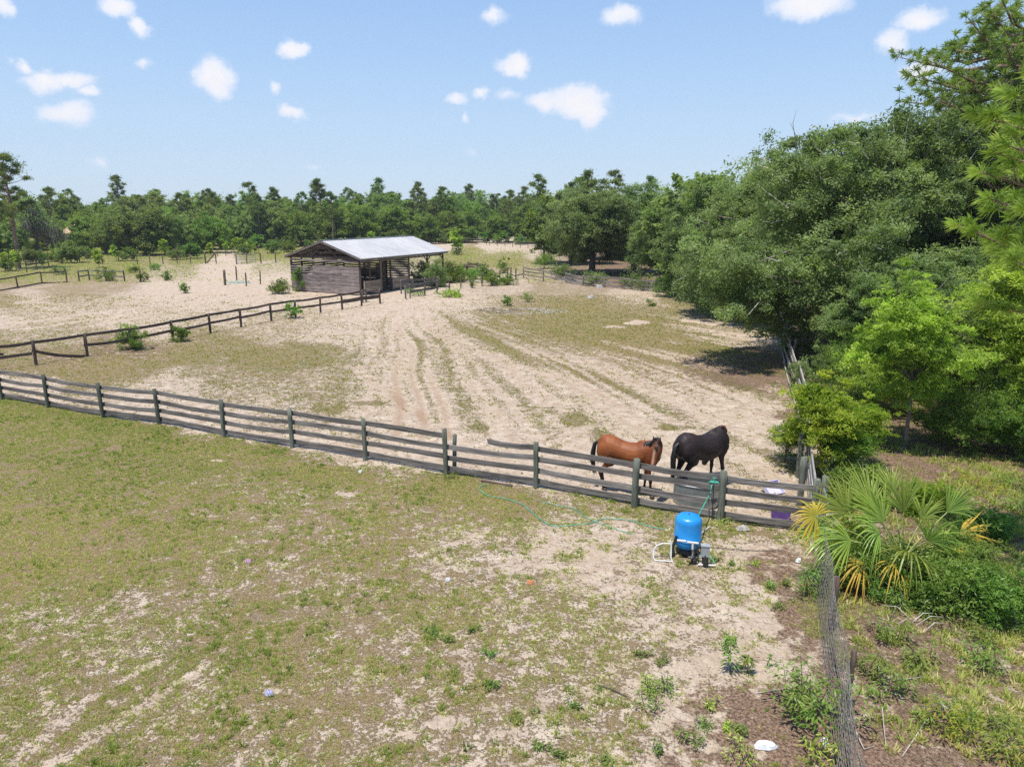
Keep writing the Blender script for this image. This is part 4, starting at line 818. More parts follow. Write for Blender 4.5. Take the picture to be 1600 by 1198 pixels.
# green netting on the ground
def blob_sheet(name, c, rx, ry, matl, label, cat, amp=.06, seed=0, n=14, m=4, h=.03, kind=None):
    rg = random.Random(seed); vs = [(0, 0, h * 1.2)]; fs = []
    for i in range(1, m + 1):
        for j in range(n):
            a = 2 * math.pi * j / n; r = i / m * rg.uniform(.85, 1.15); vs.append((math.cos(a) * rx * r, math.sin(a) * ry * r, (h + rg.uniform(0, amp)) * (1 if i < m else 0)))
    fs += [(0, 1 + j, 1 + (j + 1) % n) for j in range(n)]
    for i in range(m - 1):
        for j in range(n): fs.append((1 + i * n + j, 1 + (i + 1) * n + j, 1 + (i + 1) * n + (j + 1) % n, 1 + i * n + (j + 1) % n))
    me = bpy.data.meshes.new(name); me.from_pydata(vs, [], fs); me.polygons.foreach_set('use_smooth', [False] * len(fs)); me.update()
    return tag(link(name, me, M[matl], None, c), label, cat, kind=kind)
M['netting'] = simple('green_netting', (.22, .27, .22), .8, var=.5, scale=6)
blob_sheet('netting', at(372, 442), 1.2, .8, 'netting', 'crumpled faded green netting between four posts', 'netting', amp=.15, seed=2)

# far wire fence with dark posts, gates
wf = [(-5, 432), (42, 425), (97, 412), (125, 410), (160, 413), (186, 409), (215, 413), (235, 414), (255, 413), (277, 412), (298, 412), (321, 412)]
e = empty('wire_fence', at(200, 412), 'far wire fence of thin dark posts across the meadow', 'fence')
P = [at(*p) for p in wf]
for p in P: post('post', p, 1.35, .06, 'brown_wood', e, n=6, lean=(random.uniform(-.03, .03), 0))
mb = MB()
for z in (.3, .6, .9, 1.2):
    for i in range(len(P) - 1): mb.bar(P[i] + Vector((0, 0, z)), P[i + 1] + Vector((0, 0, z)), .012, .012)
mb.build('wires', M['wire'], e)
e = empty('braced_gate_end', at(321, 412), 'two posts with one diagonal brace at the end of the far wire fence', 'fence')
post('post', at(321.5, 411.5), 1.5, .08, 'brown_wood', e); post('post', at(338, 412), 1.5, .08, 'brown_wood', e); board('brace', at(323, 412) + Vector((0, 0, .1)), at(337.5, 412) + Vector((0, 0, 1.4)), .16, .06, 'brown_wood', e)
e = empty('metal_gate', at(370, 410), 'open tube gate between dark posts in the meadow left of the shed', 'gate')
A, B = at(370, 413), at(401, 411.5)
post('post', A, 1.55, .09, 'brown_wood', e); post('post', at(386, 412), 1.5, .07, 'brown_wood', e)
mb = MB()
for z in (.25, .5, .75, 1.0, 1.3): mb.tube([A + Vector((0, -.1, z)), B + Vector((0, -.1, z))], .03, 6)
for p in (A.lerp(B, .03), A.lerp(B, .97)): mb.tube([p + Vector((0, -.1, .25)), p + Vector((0, -.1, 1.3))], .03, 6)
mb.build('gate_panel', M['galv'], e)
for i, (px, py) in enumerate([(408, 412), (431, 411)]):
    o = post('post', at(px, py), 1.4, .08, 'brown_wood', None, n=6); o.name = 'wooden_post'; tag(o, ['dark post right of the tube gate', 'dark post in the meadow nearest the shed'][i], 'post')
e = empty('wire_fence', at(400, 398), 'faint farthest fence at the foot of the wood left of the shed', 'fence')
P = [at(340 + i * 13, 401 - i * .6) for i in range(9)]
for p in P: post('post', p, 1.3, .05, 'brown_wood', e, n=5)
mb = MB(); [mb.bar(P[i] + Vector((0, 0, z)), P[i + 1] + Vector((0, 0, z)), .012, .012) for z in (.4, .8, 1.2) for i in range(8)]; mb.build('wires', M['wire'], e)
rail_run('rail_fence', 'dark low fence in the weeds by the tall left pine', [(42, 424), (58, 421), (77, 419)], 1.2, [1.1, .75], r=.06)
rail_run('rail_fence', 'short dark rail in the weeds behind the short grey fence', [(121, 410), (137, 406), (152, 403)], 1.2, [1.1], r=.06)
# dark pen at the far end of the pasture
rail_run('pen_fence', 'dark low pen on the white sand behind the shed roof', [(674, 379), (682, 379), (690, 379.3), (698, 379.6), (705, 380)], 1.6, [1.5, 1.25, 1.0, .75, .5, .25], r=.07, matl='darkmetal', bh=.2)
rail_run('rail_fence', 'pale rail fence at the edge of the far white sand', [(715, 381.5), (730, 381), (745, 382), (760, 383)], 1.3, [1.2, .6], r=.05, matl='fence_wood', bh=.1)
e = empty('wire_fence', at(800, 385), 'thin dark fence along the wood behind the white sand', 'fence')
P = [at(765 + i * 12, 383.5 + i * .9) for i in range(8)]
for p in P: post('post', p, 1.3, .06, 'brown_wood', e, n=5)
mb = MB(); [mb.bar(P[i] + Vector((0, 0, z)), P[i + 1] + Vector((0, 0, z)), .03, .03) for z in (.4, .8, 1.2) for i in range(7)]; mb.build('wires', M['wire'], e)

# ------------------------------------------------------------------ fences right of the shed
rail_run('rail_fence', 'grey plank pen before the open bay of the shed', [(634, 467), (641, 465.5), (664, 462), (683, 458.5)], 1.15, [1.05, .55], matl='fence_wood', bh=.2, skip={(0, 1)})
rail_run('rail_fence', 'second row of the plank pen against the shed', [(627, 459), (645, 457), (664, 455), (684, 452)], 1.2, [1.1, .8], matl='fence_wood', bh=.16)
rail_run('rail_fence', 'small bench like rail at the shed corner post', [(567, 473), (572, 472), (594, 474)], 1.0, [.95], matl='fence_wood', bh=.2)
rail_run('broken_fence', 'collapsed dark panel beyond the overgrown heap', [(731, 430), (745, 431), (758, 433)], 1.5, [1.35, .95, 1.15, .6], matl='brown_wood', bh=.16, lean=.15)
rail_run('broken_fence', 'broken rails and posts left of the collapsed dark panel', [(708, 432), (722, 431), (731, 430)], 1.4, [1.0, .6], matl='brown_wood', bh=.14, lean=.2)
rail_run('rail_fence', 'short dark posts with one rail among the bushes', [(781, 441), (793, 434), (798, 435), (806, 438), (818, 434)], 1.2, [.5], matl='brown_wood', bh=.1, skip={(0, 0), (1, 0)})
rail_run('rail_fence', 'three rail dark fence at the start of the back paddock line', [(818, 435), (849, 440)], 1.25, [1.15, .8, .45], matl='fence_wood', bh=.12)
e = rail_run('rail_fence', 'overlapping grey rails of the back paddock fence under the oaks', [(884, 441), (911, 446), (945, 449), (975, 451), (1012, 455), (1050, 459)], 1.0, [.9, .55, .2], matl='fence_wood', bh=.16)
board('fallen_rail', at(849, 440) + Vector((0, -.1, 1.1)), at(884, 443) + Vector((0, -.1, .5)), .14, .04, 'fence_wood', e)
board('fallen_rail', at(849, 440) + Vector((0, -.15, .6)), at(911, 447) + Vector((0, -.15, .25)), .14, .04, 'pale_wood', e)
board('fallen_rail', at(878, 440) + Vector((0, -.15, .4)), at(940, 449) + Vector((0, -.25, .15)), .14, .04, 'pale_wood', e)

# ------------------------------------------------------------------ the shed
SX, SY, ST, SW, SL, SE, SR = -13.097, 61.62, .4985, 7.995, 12.717, 3.13, 4.566
A_ = Vector((-math.cos(ST), math.sin(ST), 0)); B_ = Vector((math.sin(ST), math.cos(ST), 0)); S0 = Vector((SX, SY, 0))
def sp(i, j, z): return S0 + A_ * i + B_ * j + Vector((0, 0, z))
shed = empty('horse_shed', S0, 'open sided timber horse shed with a silver metal roof', 'shed')
OV, OG = .45, .35; slope = (SR - SE) / (SW / 2 + OV)
def roofz(i): return SR - abs(i - SW / 2) * slope
# roof panels: local X down the slope, local Y along the ridge
for s in (0, 1):
    i0 = SW / 2; i1 = -OV if s == 0 else SW + OV
    a = sp(i0, -OG, SR); d = sp(i1, -OG, SE) - a; x = d.normalized(); y = B_ if s == 1 else B_; z = x.cross(y); L = d.length; Wd = SL + 2 * OG
    rot = Matrix((x, y, z)).transposed(); vs = []; n = 86
    sg = 1 if z.z > 0 else -1
    for q in range(n + 1):
        yy_ = Wd * q / n; hh = (.018 if q % 2 == 0 else 0) * sg
        for r in range(5):
            vs.append((L * r / 4, yy_, hh + sg * .02 + random.uniform(-.006, .006)))
    for q in range(n + 1):
        for r in range(5): vs.append((L * r / 4, Wd * q / n, -sg * .03))
    K = (n + 1) * 5; fs = []
    for q in range(n):
        for r in range(4):
            a0 = q * 5 + r; fs.append((a0, a0 + 1, a0 + 6, a0 + 5)); fs.append((K + a0, K + a0 + 5, K + a0 + 6, K + a0 + 1))
        fs.append((q * 5 + 4, q * 5 + 9, K + q * 5 + 9, K + q * 5 + 4))
    me = bpy.data.meshes.new('roof_panel'); me.from_pydata(vs, [], fs); me.update()
    o = link('roof_panel', me, M['roof'], shed, a - S0); o.rotation_euler = rot.to_euler()
mb = MB(); mb.bar(sp(SW / 2, -OG - .02, SR + .05), sp(SW / 2, SL + OG + .02, SR + .05), .3, .03); mb.build('ridge_cap', M['galv'], shed)
mb = MB()
for j in np.linspace(0, SL, 9):
    for i1 in (-.3, SW + .3): mb.bar(sp(SW / 2, j, SR - .14), sp(i1, j, roofz(i1) - .14), .05, .14)
    mb.bar(sp(0, j, SE - .05), sp(SW, j, SE - .05), .05, .14)
    for i1 in (SW * .3, SW * .7): mb.bar(sp(SW / 2, j, SR - .3), sp(i1, j, SE), .04, .09)
for i1 in (0, .9, 1.8, 2.8, SW - 2.8, SW - 1.8, SW - .9, SW): mb.bar(sp(i1, -.2, roofz(i1) - .06), sp(i1, SL + .2, roofz(i1) - .06), .09, .05)
mb.build('roof_truss', M['shed_dark'], shed)
mb = MB()
for j in (-OG + .02, SL + OG - .02):
    for i1 in (-OV, SW + OV): mb.bar(sp(SW / 2, j, SR - .07), sp(i1, j, SE - .07), .03, .13)
for i1 in (-OV + .03, SW + OV - .03): mb.bar(sp(i1, -OG, SE - .09), sp(i1, SL + OG, SE - .09), .03, .12)
mb.build('fascia', M['fence_wood'], shed)
mb = MB()   # gable cladding: dark gappy boards set behind the rafters
for k in range(7):
    z = SE + .05 + k * .19; half = (SR - z - .1) / slope
    if half > .25 and k % 2 == 0: mb.bar(sp(SW / 2 - half, .06, z), sp(SW / 2 + half, .06, z), .025, .15, jit=.005)
mb.build('gable_boards', M['shed_dark'], shed)
for j in (0, 1.3, 2.75, 4.2, 7.0, 10.0, SL):
    for i1 in (0, SW): 
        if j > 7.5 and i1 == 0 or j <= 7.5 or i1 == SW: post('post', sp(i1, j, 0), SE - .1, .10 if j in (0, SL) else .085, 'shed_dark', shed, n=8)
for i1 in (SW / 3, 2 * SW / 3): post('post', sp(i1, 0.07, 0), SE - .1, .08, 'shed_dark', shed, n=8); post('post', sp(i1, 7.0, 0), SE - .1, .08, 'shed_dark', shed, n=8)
def wall_boards(nm, i0, j0, i1, j1, zs, bh, matl, off, jit=.012):
    for z in zs:
        a, b = sp(i0, j0, z) + off, sp(i1, j1, z + random.uniform(-jit, jit)) + off
        nseg = 2 if (b - a).length > 4.5 else 1; cut = random.uniform(.35, .65)
        for k in range(nseg):
            u0, u1 = (0, 1) if nseg == 1 else ((0, cut) if k == 0 else (cut, 1))
            board(nm, a.lerp(b, u0) + (b - a).normalized() * .006, a.lerp(b, u1), bh * random.uniform(.96, 1.0), .03, matl, shed, seg=4, sag=random.uniform(-.01, .02))
# front wall seen from the camera
fo = -B_ * .12
wall_boards('wall_board', 0, 0, SW, 0, [.14 + .158 * k for k in range(10)], .155, 'shed_wood', fo)
wall_boards('wall_board', 0, 0, SW * .66, 0, [.14 + .158 * k for k in range(10, 15)], .155, 'shed_wood', fo)
wall_boards('wall_board', SW * .66, 0, SW, 0, [1.80, 2.02, 2.24], .11, 'shed_wood', fo)
wall_boards('header_board', 0, 0, SW, 0, [2.86], .18, 'shed_wood', fo)
# far long wall and inner walls
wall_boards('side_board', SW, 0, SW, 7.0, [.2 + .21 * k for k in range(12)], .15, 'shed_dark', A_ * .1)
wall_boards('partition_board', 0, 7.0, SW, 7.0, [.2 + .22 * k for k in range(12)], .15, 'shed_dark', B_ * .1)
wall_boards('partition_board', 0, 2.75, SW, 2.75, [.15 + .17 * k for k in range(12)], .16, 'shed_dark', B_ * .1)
# open side: stall doors, a plank screen and gaps between
so_ = -A_ * .11
wall_boards('header_board', 0, 0, 0, SL, [2.86], .16, 'shed_wood', so_)
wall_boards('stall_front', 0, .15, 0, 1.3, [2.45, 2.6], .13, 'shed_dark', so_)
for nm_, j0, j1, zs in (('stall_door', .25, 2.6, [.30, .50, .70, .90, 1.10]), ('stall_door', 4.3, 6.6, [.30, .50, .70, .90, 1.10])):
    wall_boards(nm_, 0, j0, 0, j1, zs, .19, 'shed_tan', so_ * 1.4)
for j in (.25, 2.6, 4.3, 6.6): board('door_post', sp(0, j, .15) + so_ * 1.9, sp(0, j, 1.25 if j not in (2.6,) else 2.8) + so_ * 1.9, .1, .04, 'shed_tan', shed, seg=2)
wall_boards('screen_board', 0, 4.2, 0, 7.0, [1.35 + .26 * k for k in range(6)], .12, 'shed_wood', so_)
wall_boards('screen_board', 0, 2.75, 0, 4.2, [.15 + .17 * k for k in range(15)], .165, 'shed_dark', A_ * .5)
for j in (10.0, SL):
    for s in (-1, 1):
        if (j == SL and s == 1): continue
        board('knee_brace', sp(0, j, 2.35), sp(0, j + s * .7, 2.95), .1, .04, 'shed_dark', shed, seg=2)

# ------------------------------------------------------------------ vegetation and litter around the shed
def small_bush(px, py, w, h, matl, label, name='bush', leaves=1600, leaf=.07, cat='bush', k=16, group=None, seed=None):
    sd = seed if seed is not None else int(px * 7 + py); rg = np.random.default_rng(sd)
    cm, P = crown_mesh('leaves', rg, [(0, 0, h * .5, w / 2, w / 2, h * .5)], k, leaves, leaf, asp=.34, zmin=.02, cr=(w * .14, w * .24), flat=.8, up=.6, edge=.5)
    mb = MB(); 
    for i in range(0, len(P), 2): mb.tube([(0, 0, -.05), tuple(P[i] * np.array([.5, .5, .55])), tuple(P[i])], [.014, .01, .004], 3, cap=False)
    p = at(px, py); o = empty(name, p, label, cat, group); link('leaves', cm, M[matl], o); link('stems', mb.mesh('stems'), M['dark_bark'], o); return o
for a in [(437, 459, 1.9, 1.15, 'shrub', 'round bright bush left of the shed front', 2600, .10), (470, 455, 1.4, 2.2, 'shrub', 'leafy vine climbing the front wall of the shed', 2200, .10), (208, 545, 1.55, 1.35, 'shrub', 'large leafy bush growing through the brown rail fence', 3000, .075), (283, 533, 1.0, .95, 'shrub', 'smaller leafy bush by the next post of the brown rail fence', 1700, .07), (457, 497, 1.0, 1.05, 'shrub', 'pale bush by a post of the brown fence near the shed', 1300, .08),
          (168, 439, 2.0, 1.5, 'shrub', 'bush inside the short grey rail fence', 1500, .11), (226, 440, 1.3, .9, 'shrub', 'small bush at the foot of the lone post', 900, .10), (261, 438, 1.1, .9, 'shrub', 'small green bush alone on the sand', 800, .10), (289, 458, .8, .9, 'shrub', 'tiny upright bush on the open sand', 700, .09), (210, 426, 1.4, .9, 'broad', 'low bush in the meadow grass', 700, .12), (243, 422, 1.3, 1.0, 'broad', 'dark weed clump in the meadow', 700, .11), (95, 429, 1.6, .8, 'oak', 'dark bush behind the low left fence', 700, .12),
          (702, 464, 2.0, .5, 'bright', 'flat bright green weed on the sand right of the shed', 1500, .09), (793, 478, .75, .85, 'shrub', 'upright green weed left of the debris ring', 900, .07), (824, 472, 1.0, .9, 'broad', 'thin weed bush behind the debris ring', 600, .07), (738, 450, .6, .9, 'shrub', 'small green shoot by the leaning pole', 500, .08),
          (770, 446, 1.9, 1.3, 'shrub', 'green bush left of the short dark posts', 2000, .11), (790, 445, 1.9, 1.0, 'shrub', 'green bush at the foot of the short dark posts', 1700, .11), (762, 437, 1.5, 1.8, 'shrub', 'tall weeds by the collapsed panel', 1400, .11), (788, 427, 1.4, 1.9, 'broad', 'loose green shrub behind the short dark posts', 1100, .12),
          (663, 446, 2.6, 2.3, 'oak', 'dark green vines under the open end of the shed', 4200, .12), (680, 448, 3.0, 2.6, 'oak', 'heap of dark vines over the pen at the shed end', 5200, .12), (695, 441, 2.4, 2.3, 'shrub', 'green vines right of the shed end post', 2600, .12), (712, 441, 3.0, 1.5, 'shrub', 'overgrown heap right of the shed', 2600, .12), (726, 438, 2.6, 1.3, 'broad', 'tangled weeds on the heap behind the leaning pole', 2000, .12), (745, 436, 2.4, 1.1, 'broad', 'weeds in front of the collapsed panel', 1500, .12),
          (875, 436, 2.4, 1.6, 'oak', 'dark bush on the back paddock fence', 1500, .13), (850, 420, 3.0, 2.0, 'broad', 'loose shrub left of the paddock oaks', 1700, .14), (930, 446, 2.6, 1.3, 'oak', 'dark weeds on the rails under the oaks', 1500, .12), (1000, 452, 3.0, 1.4, 'oak', 'dark bush on the rails right of the oak trunks', 1700, .12), (985, 447, 2.0, 1.2, 'shrub', 'green weeds against the back rails', 1000, .12), (1045, 462, 3.0, 1.8, 'broad', 'shrub at the right end of the back rails', 2000, .12),
          (1080, 470, 3.6, 2.2, 'oak', 'low oak shoots in the shade right of the back fence', 3000, .12), (1018, 478, .8, .5, 'shrub', 'small weed in the paddock before the oak shade', 400, .08), (1262, 620, 1.6, 1.6, 'oak', 'dark bush against the bleached side fence', 3500, .07), (1245, 560, 1.6, 1.7, 'oak', 'dark bush behind the bleached side fence', 2500, .08),
          (640, 458, 1.3, .5, 'shrub', 'weeds at the foot of the pen', 600, .08), (655, 462, 1.5, .4, 'broad', 'low grass clump inside the pen', 500, .08), (714, 398, 2.0, 1.2, 'oak', 'dark weeds round the lone meadow sapling', 600, .16), (1175, 452, 4, 3, 'oak', 'dark bush deep behind the low hanging oak', 3000, .13)]:
    small_bush(a[0], a[1], a[2], a[3], a[4], a[5], leaves=int(a[6] * 1.3), leaf=a[7] * .78)
# debris ring in the paddock
def scatter_bits(name, c, rx, ry, n, size, matl, label, cat, seed, ring=0.0):
    rg = random.Random(seed); mb = MB()
    for i in range(n):
        a = rg.uniform(0, 6.28); r = math.sqrt(rg.uniform(ring, 1)); x, y = c[0] + math.cos(a) * rx * r, c[1] + math.sin(a) * ry * r; s = rg.uniform(*size)
        rot = Matrix.Rotation(rg.uniform(0, 6.28), 3, 'Z') @ Matrix.Rotation(rg.uniform(-.4, .4), 3, 'X')
        mb.box((x, y, s * .12), (s * rg.uniform(1, 3.2), s * rg.uniform(.4, .9), s * rg.uniform(.2, .5)), rot, jit=s * .08)
    return tag(mb.build(name, M[matl]), label, cat, kind='stuff')
scatter_bits('bark_debris', at(825, 486), 3.0, 1.7, 700, (.03, .10), 'debris', 'flat heap of grey wood chips and bark in the middle of the paddock', 'debris', 3, .1)
scatter_bits('dark_debris', at(780, 485), 1.8, 1.6, 260, (.03, .11), 'brown_wood', 'brown rotten wood pieces at the left of the chip heap', 'debris', 4)
scatter_bits('junk', at(722, 440), 2.0, .8, 24, (.15, .4), 'debris', 'pale scrap lying on the overgrown heap', 'scrap', 5)
o = blob_sheet('stone', at(923, 466), .35, .2, 'stone', 'single grey stone lying near the back of the paddock', 'stone', seed=9, h=.2)
o = blob_sheet('stone', at(937, 450), .35, .2, 'stone', 'pale stone under the back rails', 'stone', seed=10, h=.25)

# house hidden behind the mossy trees
e = empty('house', at(90, 398) + Vector((0, 8, 0)), 'tan house half hidden behind the mossy trees', 'house')
hb = Vector(e.location); mb = MB(); mb.box(hb + Vector((0, 3, 1.6)), (7, 6, 3.2)); mb.build('wall', M['tanwall'], e)
mb = MB(); x0, x1, y0, y1, zt, zr = hb.x - 3.9, hb.x + 3.9, hb.y - .5, hb.y + 6.5, 3.2, 5.0
mb.add([(x0, y0, zt), (x1, y0, zt), (x1, y1, zt), (x0, y1, zt), (x0 + .6, (y0 + y1) / 2, zr), (x1 - .6, (y0 + y1) / 2, zr)], [(0, 1, 5, 4), (2, 3, 4, 5), (1, 2, 5), (3, 0, 4), (0, 3, 2, 1)]); mb.build('roof', M['tanroof'], e)

# ------------------------------------------------------------------ right side fences
RB = [at(1252, 660), at(1240, 612), at(1228, 570), at(1219, 535), at(1213, 510)]
e = empty('plank_fence', RB[0], 'sagging bleached plank fence down the right side of the paddock', 'fence')
for i, p in enumerate(RB): post('post', p + Vector((.25, 0, 0)), 1.25, .08, 'pale_wood', e, lean=(.10, 0), n=7)
for i in range(4):
    for j, (z0, dx) in enumerate([(1.15, .10), (.85, .05), (.5, 0), (.2, -.08)]):
        a = RB[i] + Vector((dx + random.uniform(-.05, .05), 0, z0 + random.uniform(-.1, .06))); b = RB[i + 1] + Vector((dx + random.uniform(-.05, .05), 0, z0 + random.uniform(-.12, .06)))
        board('rail', a, b, .15, .045, 'pale_wood', e, sag=random.uniform(0, .12), twist=random.uniform(-.2, .2))
C0 = PB[-1]
e = empty('plank_fence', C0 + Vector((.2, 1.5, 0)), 'grey broken planks and posts behind the corner sapling', 'fence')
for k, (dx, dy, h) in enumerate([(.05, .12, 1.3), (.28, .2, 1.35), (.35, 1.6, 1.3), (1.1, 3.6, 1.3)]): post('post', C0 + Vector((dx, dy, 0)), h, .085, 'post_wood', e, n=8)
cc = C0 + Vector((.1, .3, 0))
for j, z in enumerate((1.1, .8, .5, .2)): board('rail', cc + Vector((0, 0, z)), RB[0] + Vector((.0, -.2, z * .9)), .15, .045, 'pale_wood', e, sag=.1)
# woven wire fence down to the near corner
WL = [(1268, 838), (1272, 870), (1275, 937), (1285, 1024), (1304, 1198), (1330, 1420)]
WP = [at(*p) for p in WL]; WP[0] = C0 + Vector((.0, -.1, 0))
e = empty('wire_fence', WP[2], 'grey woven wire fence running down the right foreground', 'fence')
def along(P, s):
    for a, b in zip(P, P[1:]):
        L = (b - a).length
        if s <= L: return a.lerp(b, s / L)
        s -= L
    return P[-1].copy()
TL = sum((b - a).length for a, b in zip(WP, WP[1:]))
mb = MB(); NS = int(TL / .25)
def wtop(s): return Vector((.10 + .03 * math.sin(s * 2.2), 0, 1.16 + .03 * math.sin(s * 1.4)))
for j in range(15):
    f = (j / 14) ** .9; pts = []
    for i in range(NS + 1):
        s = TL * i / NS; pts.append(along(WP, s) + wtop(s) * f + Vector((random.uniform(-.008, .008) + .03 * math.sin(f * 3.1), 0, random.uniform(-.006, .006))))
    mb.tube(pts, .0048, 3, cap=False)
for i in range(int(TL / .15)):
    s = i * .15 + random.uniform(-.02, .02); b0 = along(WP, s); tp_ = wtop(s); mb.tube([b0, b0 + tp_ * .5 + Vector((.03, 0, 0)), b0 + tp_], .0042, 3, cap=False)
mb.build('woven_wire', M['wire'], e)
for px, py, h in [(1287, 985, 1.05), (1310, 1110, 1.0)]:
    p = at(px, py); post('post', p + Vector((.12, 0, 0)), h, .055 if py < 1000 else .035, 'brown_wood', e, lean=(.0, 0))
mb = MB(); mb.tube([C0 + Vector((.12, -.1, 1.18)), at(1278, 900) + Vector((.2, 0, 1.12))], .022, 6); mb.build('top_pipe', M['galv'], e)

# ------------------------------------------------------------------ horses
def lerp3(a, b, t): return tuple(a[i] + (b[i] - a[i]) * t for i in range(3))
def loft(mb, rings, n=16):
    """rings: (centre, half width vector (sideways), half height vector)"""
    vs = []
    for c, u, w in rings:
        c, u, w = Vector(c), Vector(u), Vector(w)
        vs += [c + u * math.cos(2 * math.pi * j / n) + w * math.sin(2 * math.pi * j / n) for j in range(n)]
    k = len(rings); fs = [(i * n + j, i * n + (j + 1) % n, (i + 1) * n + (j + 1) % n, (i + 1) * n + j) for i in range(k - 1) for j in range(n)]
    fs += [tuple(range(n))[::-1], tuple((k - 1) * n + j for j in range(n))]
    mb.add(vs, fs, True)
def horse(name, label, loc, rz, scale, neck, head_dir, head_side, legs, coatmat, hairmat, mane_side=1, tail_pts=None, low=False, mane_vec=None, tailmat=None, mane_w=1.0):
    """local frame: +x to the chest, +y to the horse's left, z up; withers about 1.45"""
    mb = MB(); Y = Vector((0, 1, 0))
    for (x, z, hh, hw) in []: pass
    T = [(-.82, 1.14, .10, .09), (-.79, 1.15, .20, .16), (-.70, 1.16, .29, .23), (-.54, 1.165, .325, .28), (-.38, 1.13, .315, .27), (-.18, 1.06, .30, .265), (0, 1.02, .315, .29), (.18, 1.02, .335, .29), (.34, 1.07, .345, .265), (.48, 1.125, .335, .235), (.60, 1.12, .28, .21), (.70, 1.10, .20, .16), (.76, 1.08, .10, .09)]
    loft(mb, [((x, 0, z), Y * hw, Vector((0, 0, hh))) for x, z, hh, hw in T], 20)
    # haunch, stifle, shoulder and chest masses
    def ball(c, r, s=(1, 1, 1)):
        rr = []
        for i in range(1, 8):
            a = math.pi * i / 8; rr.append(((c[0], c[1], c[2] + math.cos(a) * r * s[2]), Vector((r * math.sin(a) * s[0], 0, 0)), Vector((0, r * math.sin(a) * s[1], 0))))
        loft(mb, rr, 12)
    for s in (-1, 1):
        ball((-.58, .15 * s, 1.08), .22, (1.05, .65, 1.25)); ball((-.47, .17 * s, .86), .15, (1.1, .7, 1.1)); ball((.50, .15 * s, 1.03), .19, (.85, .5, 1.45)); ball((.62, .09 * s, .98), .12, (.9, .9, 1.1))
    ball((.38, 0, 1.33), .12, (1.9, .6, 1.0))
    # neck and head
    nk = [Vector(p) for p in neck]; k = len(nk); rad = [.30, .25, .205, .175, .145]
    wid = [.17, .135, .11, .095, .085]; rings = []
    for i, p in enumerate(nk):
        d = (nk[min(i + 1, k - 1)] - nk[max(i - 1, 0)]).normalized(); side = Y if abs(d.y) < .5 else Vector((-d.y, d.x, 0)).normalized()
        side = (side - d * side.dot(d)).normalized(); up = d.cross(side); rings.append((p, side * wid[i], up * rad[i]))
    loft(mb, rings, 14)
    hd = Vector(head_dir).normalized(); hs = Vector(head_side); hs = (hs - hd * hs.dot(hd)).normalized(); hu = hs.cross(hd)   # hu: forehead side
    if hu.z < 0 and abs(hu.z) > .15 and not low: hu = -hu
    poll = nk[-1]
    HR = [(-.07, .095, .11, -.01), (.02, .115, .135, -.01), (.12, .122, .15, -.025), (.22, .112, .14, -.03), (.34, .085, .11, -.02), (.45, .07, .085, -.01), (.53, .07, .078, -.005), (.59, .062, .068, -.005), (.63, .04, .045, -.01)]
    loft(mb, [(poll + hd * x + hu * o, hs * w, hu * h) for x, w, h, o in HR], 14)
    for s in (-1, 1):   # ears
        b = poll + hs * s * .062 + hu * .055 - hd * .02; tip = b + hu * .11 - hd * .19 + hs * s * .03
        if True: mb.tube([b, b.lerp(tip, .35), b.lerp(tip, .7), tip], [.034, .038, .026, .006], 8)
    # legs
    for (top, mid, j1, j2, foot, kind) in legs:
        if kind == 'f': rr = [.13, .095, .062, .050, .056, .038, .036, .045, .036, .050]
        else: rr = [.17, .135, .085, .058, .068, .043, .040, .046, .038, .050]
        top, mid, j1, j2, foot = [Vector(p) for p in (top, mid, j1, j2, foot)]
        pts = [top, mid, mid.lerp(j1, .45), mid.lerp(j1, .85), j1, j1.lerp(j2, .25), j1.lerp(j2, .75), j2, j2.lerp(foot, .45), foot + Vector((.02, 0, .06))]
        loft(mb, [(p, Vector((r, 0, 0)), Vector((0, r * (.85 if i > 1 else .75), 0))) for i, (p, r) in enumerate(zip(pts, rr))], 12)
    me = mb.mesh(name + '_body'); tmp = bpy.data.objects.new('tmp', me); COL.objects.link(tmp)
    mod = tmp.modifiers.new('r', 'REMESH'); mod.mode = 'VOXEL'; mod.voxel_size = .017
    sm = tmp.modifiers.new('s', 'SMOOTH'); sm.factor = .5; sm.iterations = 9
    dg = bpy.context.evaluated_depsgraph_get(); ev = tmp.evaluated_get(dg); me2 = bpy.data.meshes.new_from_object(ev); bpy.data.objects.remove(tmp)
    me2.polygons.foreach_set('use_smooth', [True] * len(me2.polygons)); me2.materials.clear()
    n = len(me2.vertices); c = np.empty(n * 3, np.float32); me2.vertices.foreach_get('co', c); c = c.reshape(-1, 3)
    hp = c - np.array(poll); ax = hp @ np.array(hd); rad_ = np.linalg.norm(hp - ax[:, None] * np.array(hd), axis=1); fr = hp @ np.array(hu)
    head = (ax > -.2) & (rad_ < .22)
    pts_ = np.clip((.62 - c[:, 2]) / .2, 0, 1) * (~head | (c[:, 2] < .3))
    muz = np.clip((ax - .44) / .08, 0, 1) * (rad_ < .16); blaze = np.exp(-((hp @ np.array(hs)) / .022) ** 2) * np.clip((ax - .10) / .1, 0, 1) * np.clip((.50 - ax) / .05, 0, 1) * (fr > .02) * head
    a1 = me2.attributes.new('dark', 'FLOAT', 'POINT'); a1.data.foreach_set('value', np.clip(np.maximum(pts_, muz * .95) + head * np.clip((.06 - ax) / .10, 0, .8) + head * .08, 0, 1).astype(np.float32))
    a2 = me2.attributes.new('blaze', 'FLOAT', 'POINT'); a2.data.foreach_set('value', blaze.astype(np.float32))
    root = empty(name, loc, label, 'horse', rz=rz); root.scale = (scale,) * 3
    link('body', me2, M[coatmat], root)
    # hooves
    hv = MB()
